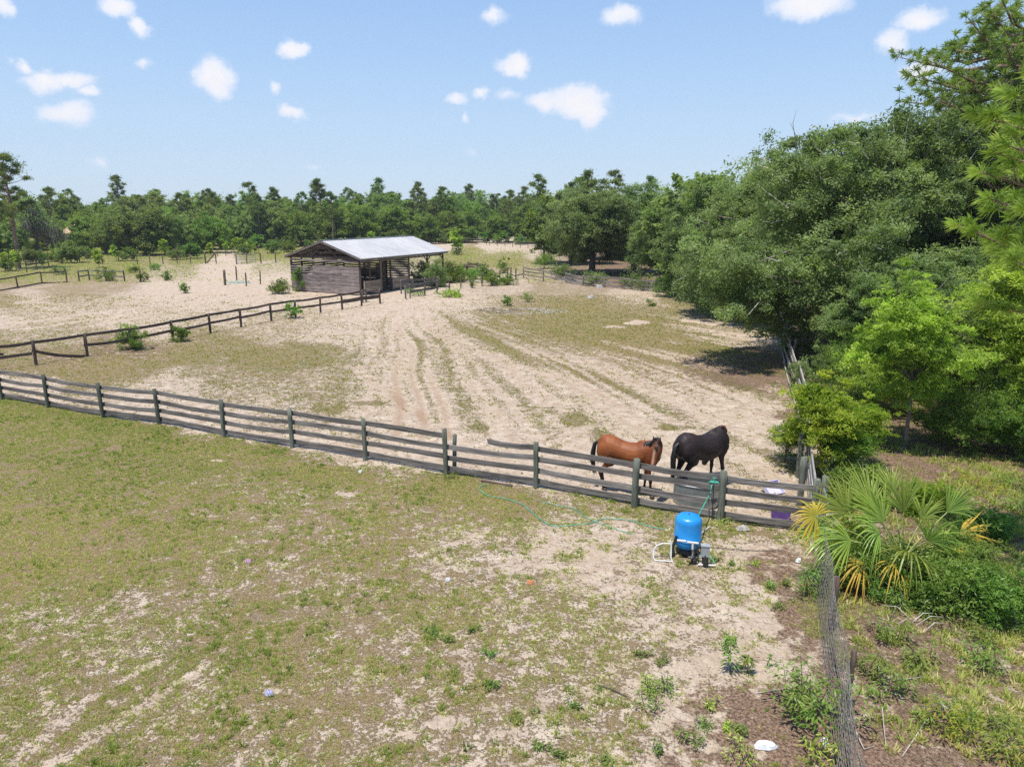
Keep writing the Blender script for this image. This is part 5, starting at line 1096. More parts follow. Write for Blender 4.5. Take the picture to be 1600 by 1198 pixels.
    for (top, mid, j1, j2, foot, kind) in legs:
        f = Vector(foot); hv = MB(); hv.lathe((f.x + .02, f.y, f.z), [(.001, 0), (.064, 0), (.060, .03), (.048, .085), (.001, .088)], 12); link('hoof', hv.mesh('hoof'), M['hoof'], root)
    ey = MB()
    for s in (-1, 1):
        e0 = poll + hd * .17 + hs * s * .100 + hu * .045
        ey.lathe((e0.x, e0.y, e0.z - .02), [(.001, 0), (.014, .004), (.02, .02), (.014, .036), (.001, .04)], 8)
    link('eyes', ey.mesh('eyes'), M['black'], root)
    # mane: strands from the crest
    rg = np.random.default_rng(3); mn = MB()
    crest = []
    for i in range(34):
        t = i / 33 * (k - 1); i0 = min(int(t), k - 2); f = t - i0; c0, u0, w0 = rings[i0]; c1, u1, w1 = rings[i0 + 1]
        w = w0.lerp(w1, f); u = u0.lerp(u1, f); w = w if w.z > 0 else -w; c = c0.lerp(c1, f) + w * .96; crest.append((c, u.normalized()))
    for c, u in crest[(10 if mane_vec else 4):]:
        if mane_vec: u = Vector(mane_vec) * mane_side * 1.6
        for q in range(6):
            s = mane_side; o = Vector(rg.normal(0, .012, 3)); L = rg.uniform(.16, .30) * (.5 + .5 * mane_w)
            mn.tube([c + o, c + o + u * s * .07 + Vector((0, 0, .01)), c + o + u * s * .115 + Vector((0, 0, -L * .45)), c + o + u * s * .12 + Vector((rg.normal(0, .02), 0, -L))], [.014 * mane_w, .022 * mane_w, .018 * mane_w, .004], 5)
    for q in range(7):
        o = hs * rg.normal(0, .025); mn.tube([poll + hu * .09 + o, poll + hu * .125 + hd * .06 + o * 1.3, poll + hu * .10 + hd * .18 + o * 1.6], [.014, .018, .004], 5)
    link('mane', mn.mesh('mane'), M[hairmat], root)
    # tail
    tl = MB(); tp = [Vector(p) for p in (tail_pts or [(-.80, 0, 1.27), (-.90, 0, 1.2), (-.94, 0, .95), (-.93, 0, .7), (-.90, 0, .42)])]
    tl.tube(tp, [.035, .05, .065, .06, .02], 8)
    for q in range(16):
        o = [Vector((rg.normal(0, .035), rg.normal(0, .035), 0)) for _ in tp]; L = rg.uniform(.8, 1.05)
        tl.tube([tp[i] + o[i] * (i / 3) + (Vector((0, 0, -rg.uniform(-.05, .1))) if i == 4 else Vector()) for i in range(5)], [.02, .025, .022, .016, .004], 5)
    link('tail', tl.mesh('tail'), M[tailmat or hairmat], root)
    return root
def coat(name, base, base2, dark, sheen):
    m, t, b = mat(name); a = N(t, 'ShaderNodeAttribute', attribute_name='dark'); a2 = N(t, 'ShaderNodeAttribute', attribute_name='blaze')
    tc = N(t, 'ShaderNodeTexCoord'); no = N(t, 'ShaderNodeTexNoise', inp={'Scale': 3.0, 'Detail': 4.0}); t.links.new(tc.outputs['Object'], no.inputs['Vector'])
    c = mix_n(t, ramp_n(t, no.outputs['Fac'], .35, .65), base, base2); c = mix_n(t, a.outputs['Fac'], c, dark); c = mix_n(t, math_n(t, 'MULTIPLY', a2.outputs['Fac'], .8), c, (.45, .33, .26) if sheen > .2 else c)
    t.links.new(c, b.inputs['Base Color']); b.inputs['Roughness'].default_value = .55; b.inputs['Specular IOR Level'].default_value = .30
    bn = N(t, 'ShaderNodeTexNoise', inp={'Scale': 7.0, 'Detail': 5.0}); t.links.new(tc.outputs['Object'], bn.inputs['Vector'])
    bp = N(t, 'ShaderNodeBump', inp={'Strength': .35, 'Distance': .03}); t.links.new(bn.outputs['Fac'], bp.inputs['Height']); t.links.new(bp.outputs[0], b.inputs['Normal'])
    return m
M['bay'] = coat('bay_coat', (.165, .045, .012), (.245, .075, .020), (.018, .011, .009), .3)
M['black_coat'] = coat('black_coat', (.016, .011, .011), (.026, .015, .014), (.010, .008, .008), .1)
M['hair_black'] = simple('black_hair', (.012, .010, .010), .5, var=.3, scale=20)
M['hair_rust'] = simple('rusty_hair', (.075, .024, .018), .5, var=.35, scale=14)
M['hoof'] = simple('hoof', (.035, .03, .026), .6, var=.3, scale=10)
# bay horse: hind hooves near (945,767), fore hooves near (1003,779) and (1018,779)
ph, pf = at(944, 768), at(1011, 778); d = pf - ph; ang = math.atan2(d.y, d.x); mid = (ph + pf) / 2
FL = [((.48, .13, .98), (.42, .14, .82), (.40, .13, .46), (.37, .12, .15), (.38, .12, .005), 'f'), ((.50, -.13, .98), (.48, -.14, .82), (.57, -.13, .46), (.58, -.12, .15), (.61, -.12, .005), 'f'),
      ((-.58, .15, 1.0), (-.46, .16, .82), (-.74, .13, .50), (-.68, .12, .15), (-.66, .12, .005), 'h'), ((-.58, -.15, 1.0), (-.46, -.16, .82), (-.70, -.13, .50), (-.62, -.12, .15), (-.59, -.12, .005), 'h')]
# to face the camera the head turns to the horse's right (-y)
horse('bay_horse', 'glossy bay horse with black points looking over the fence', (mid.x + .09, mid.y + .12, 0), ang, 1.04,
      [(.44, 0, 1.14), (.60, -.05, 1.22), (.71, -.16, 1.33), (.76, -.30, 1.43), (.74, -.42, 1.50)], (-.10, -.38, -1.0), (1, -.15, 0), FL, 'bay', 'hair_black', mane_side=-1, mane_w=.6)
# black horse: stands broadside, head turned away and lowered
ph, pf = at(1053, 772), at(1112, 756); d = pf - ph; ang = math.atan2(d.y, d.x); mid = (ph + pf) / 2
FL2 = [((.50, .13, .98), (.46, .14, .82), (.46, .13, .46), (.43, .12, .15), (.44, .12, .005), 'f'), ((.50, -.13, .98), (.46, -.14, .82), (.55, -.13, .46), (.56, -.12, .15), (.58, -.12, .005), 'f'),
       ((-.58, .15, 1.0), (-.46, .16, .82), (-.66, .13, .50), (-.58, .12, .15), (-.56, .12, .005), 'h'), ((-.58, -.15, 1.0), (-.46, -.16, .82), (-.76, -.13, .50), (-.70, -.12, .15), (-.68, -.12, .005), 'h')]
horse('black_horse', 'black horse standing side on with its head turned away', (mid.x + .20, mid.y + .02, 0), ang, 1.12,
      [(.38, 0, 1.15), (.50, .02, 1.22), (.64, .12, 1.17), (.74, .28, 1.03), (.79, .44, .86)], (-.1, .35, -1.0), (1, .1, 0), FL2, 'black_coat', 'hair_rust', mane_side=-1, low=True, mane_vec=(.85, -.35, 0), tailmat='hair_black')

# ------------------------------------------------------------------ trough, crates
tc_ = at(1090, 792); tc_ = Vector((tc_.x, tc_.y + .25, 0))
e = empty('water_trough', tc_, 'oval galvanised water trough behind the fence', 'trough')
mb = MB(); dv = dirf; prof = [(.001, .02), (.98, .02), (1.0, .05)]
for k in range(9): prof.append((1.0 + (.012 if k % 2 else -.004), .06 + k * .05))
prof += [(1.0, .53), (1.03, .55), (1.03, .57), (.985, .57)]
n = 40; ringv = []
def oval(r, z, ang_): 
    cx, sx_ = math.cos(ang_), math.sin(ang_); L, Wd = .55, .36
    x = (abs(cx) ** .7) * (1 if cx > 0 else -1) * L * r + 0; y = (abs(sx_) ** .85) * (1 if sx_ > 0 else -1) * Wd * r
    return tc_ + dv * x + nrm * y + Vector((0, 0, z))
vs = [oval(r, z, 2 * math.pi * j / n) for r, z in prof for j in range(n)]
mb.add(vs, [(i * n + j, i * n + (j + 1) % n, (i + 1) * n + (j + 1) % n, (i + 1) * n + j) for i in range(len(prof) - 1) for j in range(n)], True); mb.build('tank_wall', M['galv'], e)
mb = MB(); vs = [oval(r, z, 2 * math.pi * j / n) for r, z in ((.985, .568), (.975, .55), (.97, .3))for j in range(n)]
mb.add(vs, [(i * n + j, i * n + (j + 1) % n, (i + 1) * n + (j + 1) % n, (i + 1) * n + j) for i in range(2) for j in range(n)], True); mb.build('inner_shade_skin', M['trough_shade'], e)  # dark skin added over the inner wall, shade inside the trough put into colour
mb = MB(); mb.add([oval(.965, .36, 2 * math.pi * j / n) for j in range(n)], [tuple(range(n))]); mb.build('water', M['water'], e)
def open_crate(name, label, c, sx_, sy_, h, matl, rz, tilt=0):
    rot = Matrix.Rotation(rz, 3, 'Z') @ Matrix.Rotation(tilt, 3, 'X'); mb = MB(); t = .015
    for (cx, cy_, cz, x, y, z) in [(0, 0, t / 2, sx_, sy_, t), (-sx_ / 2 + t / 2, 0, h / 2 + t / 2, t, sy_ - .002, h), (sx_ / 2 - t / 2, 0, h / 2 + t / 2, t, sy_ - .002, h), (0, -sy_ / 2 + t / 2, h / 2 + t, sx_ - 2 * t - .002, t, h), (0, sy_ / 2 - t / 2, h / 2 + t, sx_ - 2 * t - .002, t, h)]:
        mb.box(Vector(c) + rot @ Vector((cx, cy_, cz + .02)), (x, y, z), rot)
    return tag(mb.build(name, M[matl]), label, 'crate')
c = at(1205, 768); open_crate('feed_pan', 'white and lilac tray leaning behind the top rail', c + Vector((0, 0, .05)), .5, .4, .12, 'lilac', .4, .7)
c = at(1222, 812); open_crate('plastic_crate', 'purple plastic crate on the ground behind the bottom rail', c + Vector((0, .12, 0)), .42, .3, .22, 'purple', -.3)

# ------------------------------------------------------------------ pressure tank and pump
def paint():
    m, t, b = mat('blue_enamel'); tc = N(t, 'ShaderNodeTexCoord'); no = N(t, 'ShaderNodeTexNoise', inp={'Scale': 5.0, 'Detail': 6.0}); t.links.new(tc.outputs['Object'], no.inputs['Vector'])
    c = mix_n(t, ramp_n(t, no.outputs['Fac'], .3, .75), (.010, .21, .56), (.02, .26, .62)); c = mix_n(t, math_n(t, 'MULTIPLY', ramp_n(t, no.outputs['Fac'], .6, .72), .2), c, (.20, .38, .55))
    t.links.new(c, b.inputs['Base Color']); b.inputs['Roughness'].default_value = .36; return m
M['blue'] = paint()
tb = at(1073, 862); tb = Vector((tb.x, tb.y, 0)); e = empty('pressure_tank', tb, 'blue domed water pressure tank with pump, pipes and grey box', 'tank')
Rt = .285; zb = .12; zt = .87
mb = MB(); prof = [(.001, zb), (Rt * .55, zb), (Rt * .9, zb + .05), (Rt * .985, zb + .12), (Rt, zb + .16), (Rt, zb + .20), (Rt * 1.015, zb + .205), (Rt * 1.015, zb + .225), (Rt, zb + .23), (Rt, zt - .16), (Rt * .985, zt - .12), (Rt * .93, zt - .07), (Rt * .80, zt - .028), (Rt * .55, zt - .006), (Rt * .25, zt), (.001, zt + .002)]
mb.lathe((tb.x, tb.y, 0), prof, 48); mb.build('tank_body', M['blue'], e)
mb = MB(); mb.lathe((tb.x, tb.y, 0), [(Rt * .8, 0), (Rt * .82, .002), (Rt * .74, .14), (Rt * .70, .14), (Rt * .78, 0)], 28); mb.build('tank_base', M['black'], e)
mb = MB(); mb.lathe((tb.x, tb.y, zt), [(.012, -.01), (.012, .03), (.001, .032)], 8); mb.build('air_valve', M['black'], e)
def pt(px, py, z=0.0): return at(px, py, z)
fb = tb + Vector((-.02, -.42, 0))       # pump stands just in front of the tank
mb = MB()
mb.tube([tb + Vector((-.30, -.30, .42)), tb + Vector((-.12, -.34, .42))], .026, 10); mb.tube([tb + Vector((-.10, -.34, .40)), tb + Vector((.14, -.36, .38))], .026, 10)
mb.tube([tb + Vector((.02, -.36, .38)), tb + Vector((.02, -.38, .22))], .024, 8); mb.build('white_elbow', M['pvc'], e)
mb = MB(); lb = tb + Vector((-.42, -.28, 0))
mb.tube([lb + Vector((-.02, .02, .42)), lb + Vector((0, -.02, .36)), lb + Vector((.0, -.06, .05)), lb + Vector((.02, -.2, -.02))], .017, 8)
mb.tube([lb + Vector((0, .0, .33)), lb + Vector((-.18, .02, .33)), lb + Vector((-.30, 0, .29)), lb + Vector((-.37, -.04, .2)), lb + Vector((-.38, -.10, .08)), lb + Vector((-.36, -.14, .03))], .017, 8)
mb.tube([lb + Vector((-.37, -.15, .025)), lb + Vector((.0, -.20, .025))], .017, 8)
mb.tube([tb + Vector((.08, -.62, .03)), tb + Vector((.44, -.66, .03))], .02, 8); mb.build('pvc_pipe', M['pvc'], e)
mb = MB(); mb.tube([tb + Vector((.02, -.40, .24)), tb + Vector((.0, -.50, .20)), tb + Vector((-.04, -.56, .12))], .035, 8)
mb.tube([tb + Vector((-.10, -.52, .12)), tb + Vector((.02, -.52, .14))], .05, 10); mb.tube([tb + Vector((.10, -.42, .36)), tb + Vector((.12, -.46, .16)), tb + Vector((.10, -.52, .05))], .018, 6)
mb.tube([tb + Vector((.22, -.58, .30)), tb + Vector((.24, -.62, .02))], .07, 10); mb.lathe((tb.x + .02, tb.y - .5, 0), [(.001, .12), (.07, .12), (.08, .06), (.06, 0), (.001, 0)], 10); mb.build('pump_body', M['black'], e)
mb = MB(); mb.tube([tb + Vector((-.14, -.6, .10)), tb + Vector((-.07, -.58, .11))], .035, 8); mb.tube([tb + Vector((.14, -.44, .28)), tb + Vector((.15, -.5, .26))], .02, 8); mb.build('brass_valve', M['brass'], e)
mb = MB(); mb.box(tb + Vector((.22, -.60, .33)), (.17, .11, .23), Matrix.Rotation(-.2, 3, 'Z')); mb.box(tb + Vector((.22, -.60, .455)), (.19, .13, .016), Matrix.Rotation(-.2, 3, 'Z')); mb.build('switch_box', M['greybox'], e)
mb = MB(); mb.tube([tb + Vector((-.28, -.15, .45)), tb + Vector((-.34, -.15, .2)), tb + Vector((-.33, -.2, 0))], .03, 6); mb.build('bracket', M['black'], e)
# hoses
def hose(name, pts, r, label, z=.02):
    P = []
    Q = [Vector(p) for p in pts]
    for i in range(len(Q) - 1):
        p0, p1, p2, p3 = Q[max(i - 1, 0)], Q[i], Q[i + 1], Q[min(i + 2, len(Q) - 1)]
        for k in range(6):
            t = k / 6; P.append(.5 * ((2 * p1) + (p2 - p0) * t + (2 * p0 - 5 * p1 + 4 * p2 - p3) * t * t + (3 * p1 - p0 - 3 * p2 + p3) * t ** 3))
    P.append(Q[-1]); mb = MB(); mb.tube(P, r, 6); return tag(mb.build(name, M['hose']), label, 'hose')
def gp(px, py, z=.022): p = at(px, py); p.z = float(height(np.array([p.x]), np.array([p.y]))[0]) + z; return p
hose('garden_hose', [gp(1042, 832, .12), gp(1020, 824), gp(985, 815), gp(945, 812), gp(925, 818), gp(900, 822), gp(865, 822), gp(845, 812), gp(830, 800), gp(815, 788), gp(790, 779), gp(765, 775), gp(752, 768), gp(750, 762), gp(760, 758)], .009, 'long green hose snaking left from the blue tank over the grass')
hose('garden_hose', [gp(988, 836), gp(960, 828), gp(935, 818), gp(912, 808), gp(895, 795), gp(868, 790), gp(845, 784)], .007, 'fainter green hose crossing the long one in the grass')
pz = PB[-2]
hose('garden_hose', [tb + Vector((.12, .05, .55)), tb + Vector((.28, .30, .70)), at(1107, 798) + Vector((0, -.1, .55)), pz + Vector((-.28, -.02, .80)), pz + Vector((-.22, .12, .98)), pz + Vector((-.30, .30, .85))], .014, 'green hose rising from the blue tank to the trough')
hose('garden_hose', [tb + Vector((.20, -.25, .05)), tb + Vector((.38, -.30, .06)), tb + Vector((.44, -.42, .05)), tb + Vector((.42, -.60, .06))], .014, 'short loop of green hose right of the pump')
e = empty('hose_tap', pz + Vector((-.2, .03, 0)), 'teal tap fixed to the fence beside the green topped post', 'tap')
mb = MB(); o_ = Vector(e.location); mb.tube([o_ + Vector((-.1, 0, 1.0)), o_ + Vector((.1, 0, .98))], .03, 8); mb.tube([o_ + Vector((0, 0, .95)), o_ + Vector((0, 0, 1.1))], .02, 8); mb.tube([o_ + Vector((-.05, 0, 1.1)), o_ + Vector((.05, 0, 1.1))], .012, 6); mb.build('tap_body', M['hose'], e)
mb = MB(); mb.tube([o_ + Vector((0, 0, .97)), o_ + Vector((.01, 0, .0))], .012, 6); mb.build('riser_pipe', M['darkmetal'], e)
# sticks, boards and scraps near the tank
def stick(pts, r, matl, label, name='stick', cat='stick'):
    mb = MB(); mb.tube([gp(*p[:2]) + Vector((0, 0, (p[2] if len(p) > 2 else 0))) for p in pts], [r] * (len(pts) - 1) + [r * .5], 6); return tag(mb.build(name, M[matl]), label, cat)
stick([(1094, 836), (1109, 825)], .03, 'pale_bark', 'short pale stick lying right of the blue tank')
stick([(1093, 848), (1102, 857)], .035, 'brown_wood', 'reddish brown wood block right of the blue tank', 'wood_block', 'wood block')
stick([(935, 1070), (955, 1076), (980, 1087)], .012, 'dark_bark', 'thin dark twig on the lawn left of the saplings')
stick([(1110, 855), (1180, 862), (1225, 862)], .008, 'dark_bark', 'long thin twig lying below the green post')
stick([(1370, 1040), (1385, 1080), (1400, 1085)], .012, 'pale_bark', 'bleached twig in the weeds beyond the wire fence')
stick([(1400, 1080, .2), (1440, 1060)], .008, 'pale_bark', 'second bleached twig in the weeds, pointing up right')
stick([(1410, 1180), (1445, 1130), (1475, 1105)], .008, 'pale_bark', 'long straw coloured stem near the bottom right')
stick([(1335, 1150, .1), (1350, 1170), (1365, 1165)], .009, 'pale_bark', 'curved pale stem beside the wire at the bottom')
stick([(1375, 1130, .25), (1380, 1150, .1), (1384, 1165)], .007, 'pale_bark', 'short leaning dead stem in the weeds')
stick([(1180, 1085), (1220, 1078)], .006, 'pale_bark', 'fine dry stem on the leaf litter')
blob_sheet('stone', gp(1160, 829), .16, .07, 'stone', 'flat pale stone below the right end of the fence', 'stone', seed=21, h=.05)
blob_sheet('stone', gp(1247, 880), .06, .04, 'white_plastic', 'small white scrap by the wire fence bush', 'scrap', seed=22, h=.04)
for (px, py, rx, ry, mt, lab, sd) in [(1196, 1167, .17, .075, 'white_plastic', 'crumpled white plastic bag on brown leaf litter', 31), (420, 1086, .07, .035, 'lilac', 'small pale blue plastic scrap on the lawn', 32), (388, 880, .07, .03, 'pinkp', 'small pink scrap in the left of the lawn', 33), (829, 912, .07, .04, 'orangep', 'small orange scrap in the middle of the lawn', 34), (700, 907, .05, .03, 'white_plastic', 'tiny white scrap on the lawn', 35), (1289, 1160, .04, .08, 'white_plastic', 'narrow white scrap at the foot of the wire fence', 36), (563, 738, .05, .04, 'white_plastic', 'tiny white scrap near the middle fence posts', 37)]:
    M.setdefault('pinkp', simple('pink_plastic', (.75, .42, .62), .5)); M.setdefault('orangep', simple('orange_plastic', (.65, .28, .13), .6))
    blob_sheet('plastic_scrap', gp(px, py, .01), rx, ry, mt, lab, 'litter', amp=.05, seed=sd, n=18, m=5, h=.03)

# ------------------------------------------------------------------ small plants in the foreground
def plant(px, py, h, w, n, L, matl, label, name='sapling_plant', cat='plant', asp=.2, zmin=.25, group=None, stems=1):
    rg = np.random.default_rng(int(px * 3 + py)); p = gp(px, py, 0); o = empty(name, p, label, cat, group); mb = MB(); C = []; D = []; Nn = []
    for s in range(stems):
        bx = Vector((rg.normal(0, w * .25 if stems > 1 else 0), rg.normal(0, w * .25 if stems > 1 else 0), 0)); tp = bx * 1.6 + Vector((rg.normal(0, .03), rg.normal(0, .03), h * rg.uniform(.75, 1.0)))
        mb.tube([bx, bx.lerp(tp, .5) + Vector((rg.normal(0, .015), rg.normal(0, .015), 0)), tp], [.008, .006, .003], 5, cap=False)
        for i in range(n // stems):
            t = zmin + (1 - zmin) * rg.uniform(0, 1) ** .7; a = rg.uniform(0, 6.28); q = bx.lerp(tp, t); rr = w * rg.uniform(.2, .5) * (1.15 - .55 * t); d = Vector((math.cos(a), math.sin(a), rg.uniform(-.5, .35)))
            C.append(q + d * rr); D.append(d * 2); nn_ = Vector((math.cos(a) * .4, math.sin(a) * .4, 1)); Nn.append(nn_ + Vector(rg.normal(0, .2, 3)))
    C = np.array(C); k = len(C); cm = leaf_mesh('leaves', C, np.array(Nn), L * rg.uniform(.7, 1.2, k), asp, rg.uniform(0, 1, k), rg, droop=np.array(D))
    link('stem', mb.mesh('stem'), M['dark_bark'], o); link('leaves', cm, M[matl], o); return o
plant(1141, 1050, .62, .34, 150, .055, 'shrub', 'tall dark leaved sapling on pale sand left of the wire fence', asp=.26)
plant(1168, 1052, .34, .34, 60, .06, 'shrub', 'short sapling with spreading leaves beside the taller one', asp=.26, zmin=.5)
plant(1198, 1040, .3, .12, 26, .035, 'shrub', 'thin small shoot right of the two saplings', asp=.3)
plant(1235, 1118, .62, .55, 260, .055, 'shrub', 'leafy shrub at the left of the pair against the wire fence', name='shrub', asp=.3, stems=4)
plant(1268, 1125, .80, .75, 520, .055, 'shrub', 'larger dark shrub leaning on the wire fence', name='shrub', asp=.3, stems=6)
plant(1258, 930, .78, .55, 420, .05, 'shrub', 'feathery green bush against the wire fence below the yellow frond', name='shrub', asp=.18, stems=6, zmin=.1)
plant(1292, 1196, .35, .3, 120, .05, 'bright', 'bright weed at the very bottom of the wire fence', name='weed', asp=.25, stems=5, zmin=.2)
WEED = [(1159, 1182, .24, .30, 'bright', 'bright round weed left of the white bag'), (1084, 1158, .2, .26, 'shrub', 'green weed at the left edge of the leaf litter'), (1099, 1134, .16, .2, 'shrub', 'small green weed above the litter'), (1113, 1106, .18, .2, 'bright', 'lime coloured weed between saplings and litter'), (1000, 1022, .14, .18, 'shrub', 'dark weed on the lawn, upper of two near the saplings'), (1034, 1035, .14, .18, 'shrub', 'weed just right of the upper dark weed'), (1043, 1080, .3, .42, 'shrub', 'widest weed clump on the lawn left of the saplings'), (1015, 1100, .3, .4, 'broad', 'thin grassy weed clump under the widest one'), (1012, 1072, .22, .26, 'bright', 'upright green weed above the widest clump'),
        (896, 1104, .10, .18, 'shrub', 'low dark weed left of the thin twig end'), (765, 1073, .12, .15, 'shrub', 'dark weed near the centre bottom of the lawn'), (846, 1172, .12, .18, 'shrub', 'round weed at the bottom centre'), (870, 1182, .12, .18, 'shrub', 'weed right of the bottom centre one'), (948, 1190, .1, .15, 'broad', 'small weed at the bottom edge'), (1028, 1178, .18, .12, 'shrub', 'narrow upright weed near the bottom edge'), (1157, 1140, .14, .16, 'shrub', 'weed in the middle of the brown litter'), (1137, 1140, .1, .12, 'bright', 'tiny bright weed in the brown litter'), (767, 1025, .14, .2, 'shrub', 'pale weed clump in the centre lawn'), (740, 985, .12, .16, 'shrub', 'dark weed one of a scattered few in mid lawn'), (675, 993, .14, .2, 'shrub', 'dark weed at the left of the mid lawn few'), (695, 1002, .12, .16, 'shrub', 'small dark weed beside the left one'), (765, 1075, .1, .16, 'broad', 'flat weed beside the dark centre weed'),
        (1205, 920, .16, .18, 'shrub', 'upright weed left of the feathery bush'), (1228, 915, .14, .16, 'shrub', 'weed between the upright weed and the bush'), (1178, 882, .14, .14, 'bright', 'bright weed on sand right of the pump'), (1218, 950, .14, .2, 'broad', 'loose weed on sand below the feathery bush'), (1143, 880, .1, .12, 'shrub', 'small weed near the end of the white pipe'), (705, 748, .16, .3, 'shrub', 'green weed at the foot of the doubled fence post'), (1130, 820, .16, .3, 'bright', 'weeds at the foot of the green post'), (370, 880, .1, .4, 'broad', 'low green patch in the left lawn'), (1120, 875, .12, .2, 'broad', 'weed by the pump hose loop'),
        (1500, 1165, .5, .7, 'yellow', 'yellow green leafy weed at the bottom right'), (1470, 1130, .35, .5, 'shrub', 'leafy weed above the yellow green one'), (1390, 1090, .45, .4, 'shrub', 'weed beside the bleached twigs'), (1350, 1055, .45, .5, 'shrub', 'green weed right behind the thin wire post'), (1560, 1050, .45, .6, 'shrub', 'weed at the right edge below the vines'), (1420, 950, .4, .5, 'broad', 'weeds below the palm'), (1580, 1160, .4, .6, 'broad', 'weed in the bottom right corner'), (1440, 1040, .35, .5, 'broad', 'low weed in the middle of the right verge'), (1520, 1000, .35, .5, 'shrub', 'weed under the right vines'), (1385, 1000, .4, .5, 'shrub', 'weed between palm and bleached twigs'), (1590, 800, .4, .8, 'broad', 'bush weed at the right edge beside the palm'), (1465, 690, .5, .8, 'shrub', 'low shrub on litter right of the thin stem'), (1380, 690, .4, .8, 'shrub', 'low shrub on litter left of the thin stem'), (1530, 760, .35, .8, 'yellow', 'yellow weeds on the litter above the palm'), (1580, 760, .35, .7, 'broad', 'weeds at the right edge above the palm')]
for px, py, h, w, mt, lab in WEED: plant(px, py, h, w, int(60 + 260 * h * w / .1 * .35), .035 if px < 1300 else .05, mt, lab, name='weed', cat='weed', asp=.25, stems=5, zmin=.1)

# ------------------------------------------------------------------ cabbage palm and vines
def fan_frond(root, org, tip, face, rad, n, span, matl, droop=.25, name='frond', width=.0125):
    """petiole from org to tip, then blades fanning round"""
    org, tip = Vector(org), Vector(tip); ax = (tip - org).normalized(); face = Vector(face); face = (face - ax * face.dot(ax)).normalized(); side = ax.cross(face); rad *= 1.12; n = int(n * 1.15)
    rg = np.random.default_rng(int(abs(tip.x * 999 + tip.z * 77))); V = []; Fq = []; T = []
    for i in range(n):
        a = span * (i / (n - 1) - .5) + rg.normal(0, .055); d = (ax * math.cos(a) + side * math.sin(a)); L = rad * (1 - .25 * abs(a / span * 2) ** 2) * rg.uniform(.72, 1.08); w = side * math.cos(a) - ax * math.sin(a)
        tl = rg.uniform(.2, .8); dr = droop * rg.uniform(.3, 2.2) + (.35 if rg.uniform() < .12 else 0); b = len(V)
        for k in range(6):
            t = k / 5; p = tip + d * L * t + Vector((0, 0, -dr * L * t ** 2.6)) + face * (-.05 * L * math.cos(a * 1) * t) + (face * (.012 * (1 if i % 2 else -1)) * math.sin(math.pi * t)); ww = width * (0.35 + 1.1 * math.sin(math.pi * min(1, t * .85 + .08))) * (1 - t ** 3)
            V += [tuple(p - w * ww), tuple(p + face * ww * .35), tuple(p + w * ww)]; T += [(min(1, .05 + .95 * t) if matl == 'palm_dry' else min(1, tl * .75 + .45 * t * t))] * 3
        for k in range(5): Fq += [(b + 3 * k, b + 3 * k + 1, b + 3 * k + 4, b + 3 * k + 3), (b + 3 * k + 1, b + 3 * k + 2, b + 3 * k + 5, b + 3 * k + 4)]
    off = np.array(parent_world(root)); me = np_mesh(name, np.array(V) - off, np.array(Fq), {'tint': np.array(T)}); f = link(name, me, M[matl], root)
    mb = MB(); mb.tube([org, org.lerp(tip, .5) + Vector((0, 0, .05)), tip], [.016, .012, .010], 5); s = mb.build('petiole', M['stalk'], root); s.parent = f; return f
M['stalk'] = simple('palm_stalk', (.30, .34, .10), .5, var=.2)
pb = at(1405, 905); pb.z = 0; palm = empty('cabbage_palm', pb, 'trunkless cabbage palm with green and dying yellow fans beyond the wire fence', 'palm')
mb = MB()
for i in range(9):
    a = i * .8; mb.tube([pb + Vector((math.cos(a) * .05, math.sin(a) * .05, 0)), pb + Vector((math.cos(a) * .16, math.sin(a) * .16, .45))], [.05, .02], 5)
mb.build('trunk', M['dark_bark'], palm)
def pz_(px, py, y): X, Y, Z = ray(px, py); t = y / Y; return Vector((X * t, y, CAM_H + Z * t))     # point seen at (px,py) on the plane y
y0 = pb.y; hub = pb + Vector((0, 0, .45))
for px, py, dy, rad, n, span, mt, dr, fc in [(1325, 800, .15, .98, 34, 2.3, 'palm', .12, (0, -1, .35)), (1362, 795, .35, 1.05, 34, 1.9, 'palm', .10, (0, -1, .3)), (1412, 800, -.05, 1.10, 32, 1.7, 'palm', .12, (.3, -1, .3)), (1440, 812, .2, .9, 26, 1.8, 'palm', .3, (.3, -1, .5)),
        (1300, 835, -.1, .8, 26, 2.4, 'palm', .35, (-.2, -.6, .9)), (1420, 865, -.5, .95, 28, 2.3, 'palm', .55, (0, -.5, 1)), (1470, 850, .0, .8, 24, 2.2, 'palm', .5, (.4, -.5, .9)), (1480, 872, -.2, .55, 20, 2.0, 'palm_dry', .4, (.3, -.4, 1)), (1475, 862, -.15, .62, 20, 1.4, 'palm_dry', .3, (.3, -.6, .7)),
        (1350, 880, -.5, .75, 18, 2.2, 'palm_dry', .6, (0, -.6, .8)), (1400, 882, -.65, .6, 12, 2.6, 'palm_dry', .7, (0, -.6, .8)), (1375, 835, -.2, .8, 26, 2.6, 'palm', .6, (0, -.5, 1)), (1395, 770, .5, .7, 20, 1.5, 'palm', .15, (0, -1, .3)), (1480, 800, .3, .95, 30, 1.7, 'palm', .2, (.5, -1, .4)), (1380, 815, .1, 1.05, 34, 2.0, 'palm', .2, (0, -1, .5)), (1450, 845, -.3, 1.0, 28, 2.2, 'palm', .45, (.3, -.6, .8)), (1330, 845, -.3, .95, 28, 2.2, 'palm', .4, (-.2, -.7, .8)), (1500, 835, .2, .8, 24, 1.5, 'palm_dry', .25, (.4, -.7, .6))]:
    tip = pz_(px, py, y0 + dy); fan_frond(palm, hub, tip, fc, rad, n, span, mt, dr)
tip = pz_(1274, 806, y0 - .1); f = fan_frond(palm, hub, tip, (-.3, -.8, .5), .62, 30, 4.6, 'palm_dry', .45); f['label'] = 'dying yellow orange fan hanging over the end of the board fence'
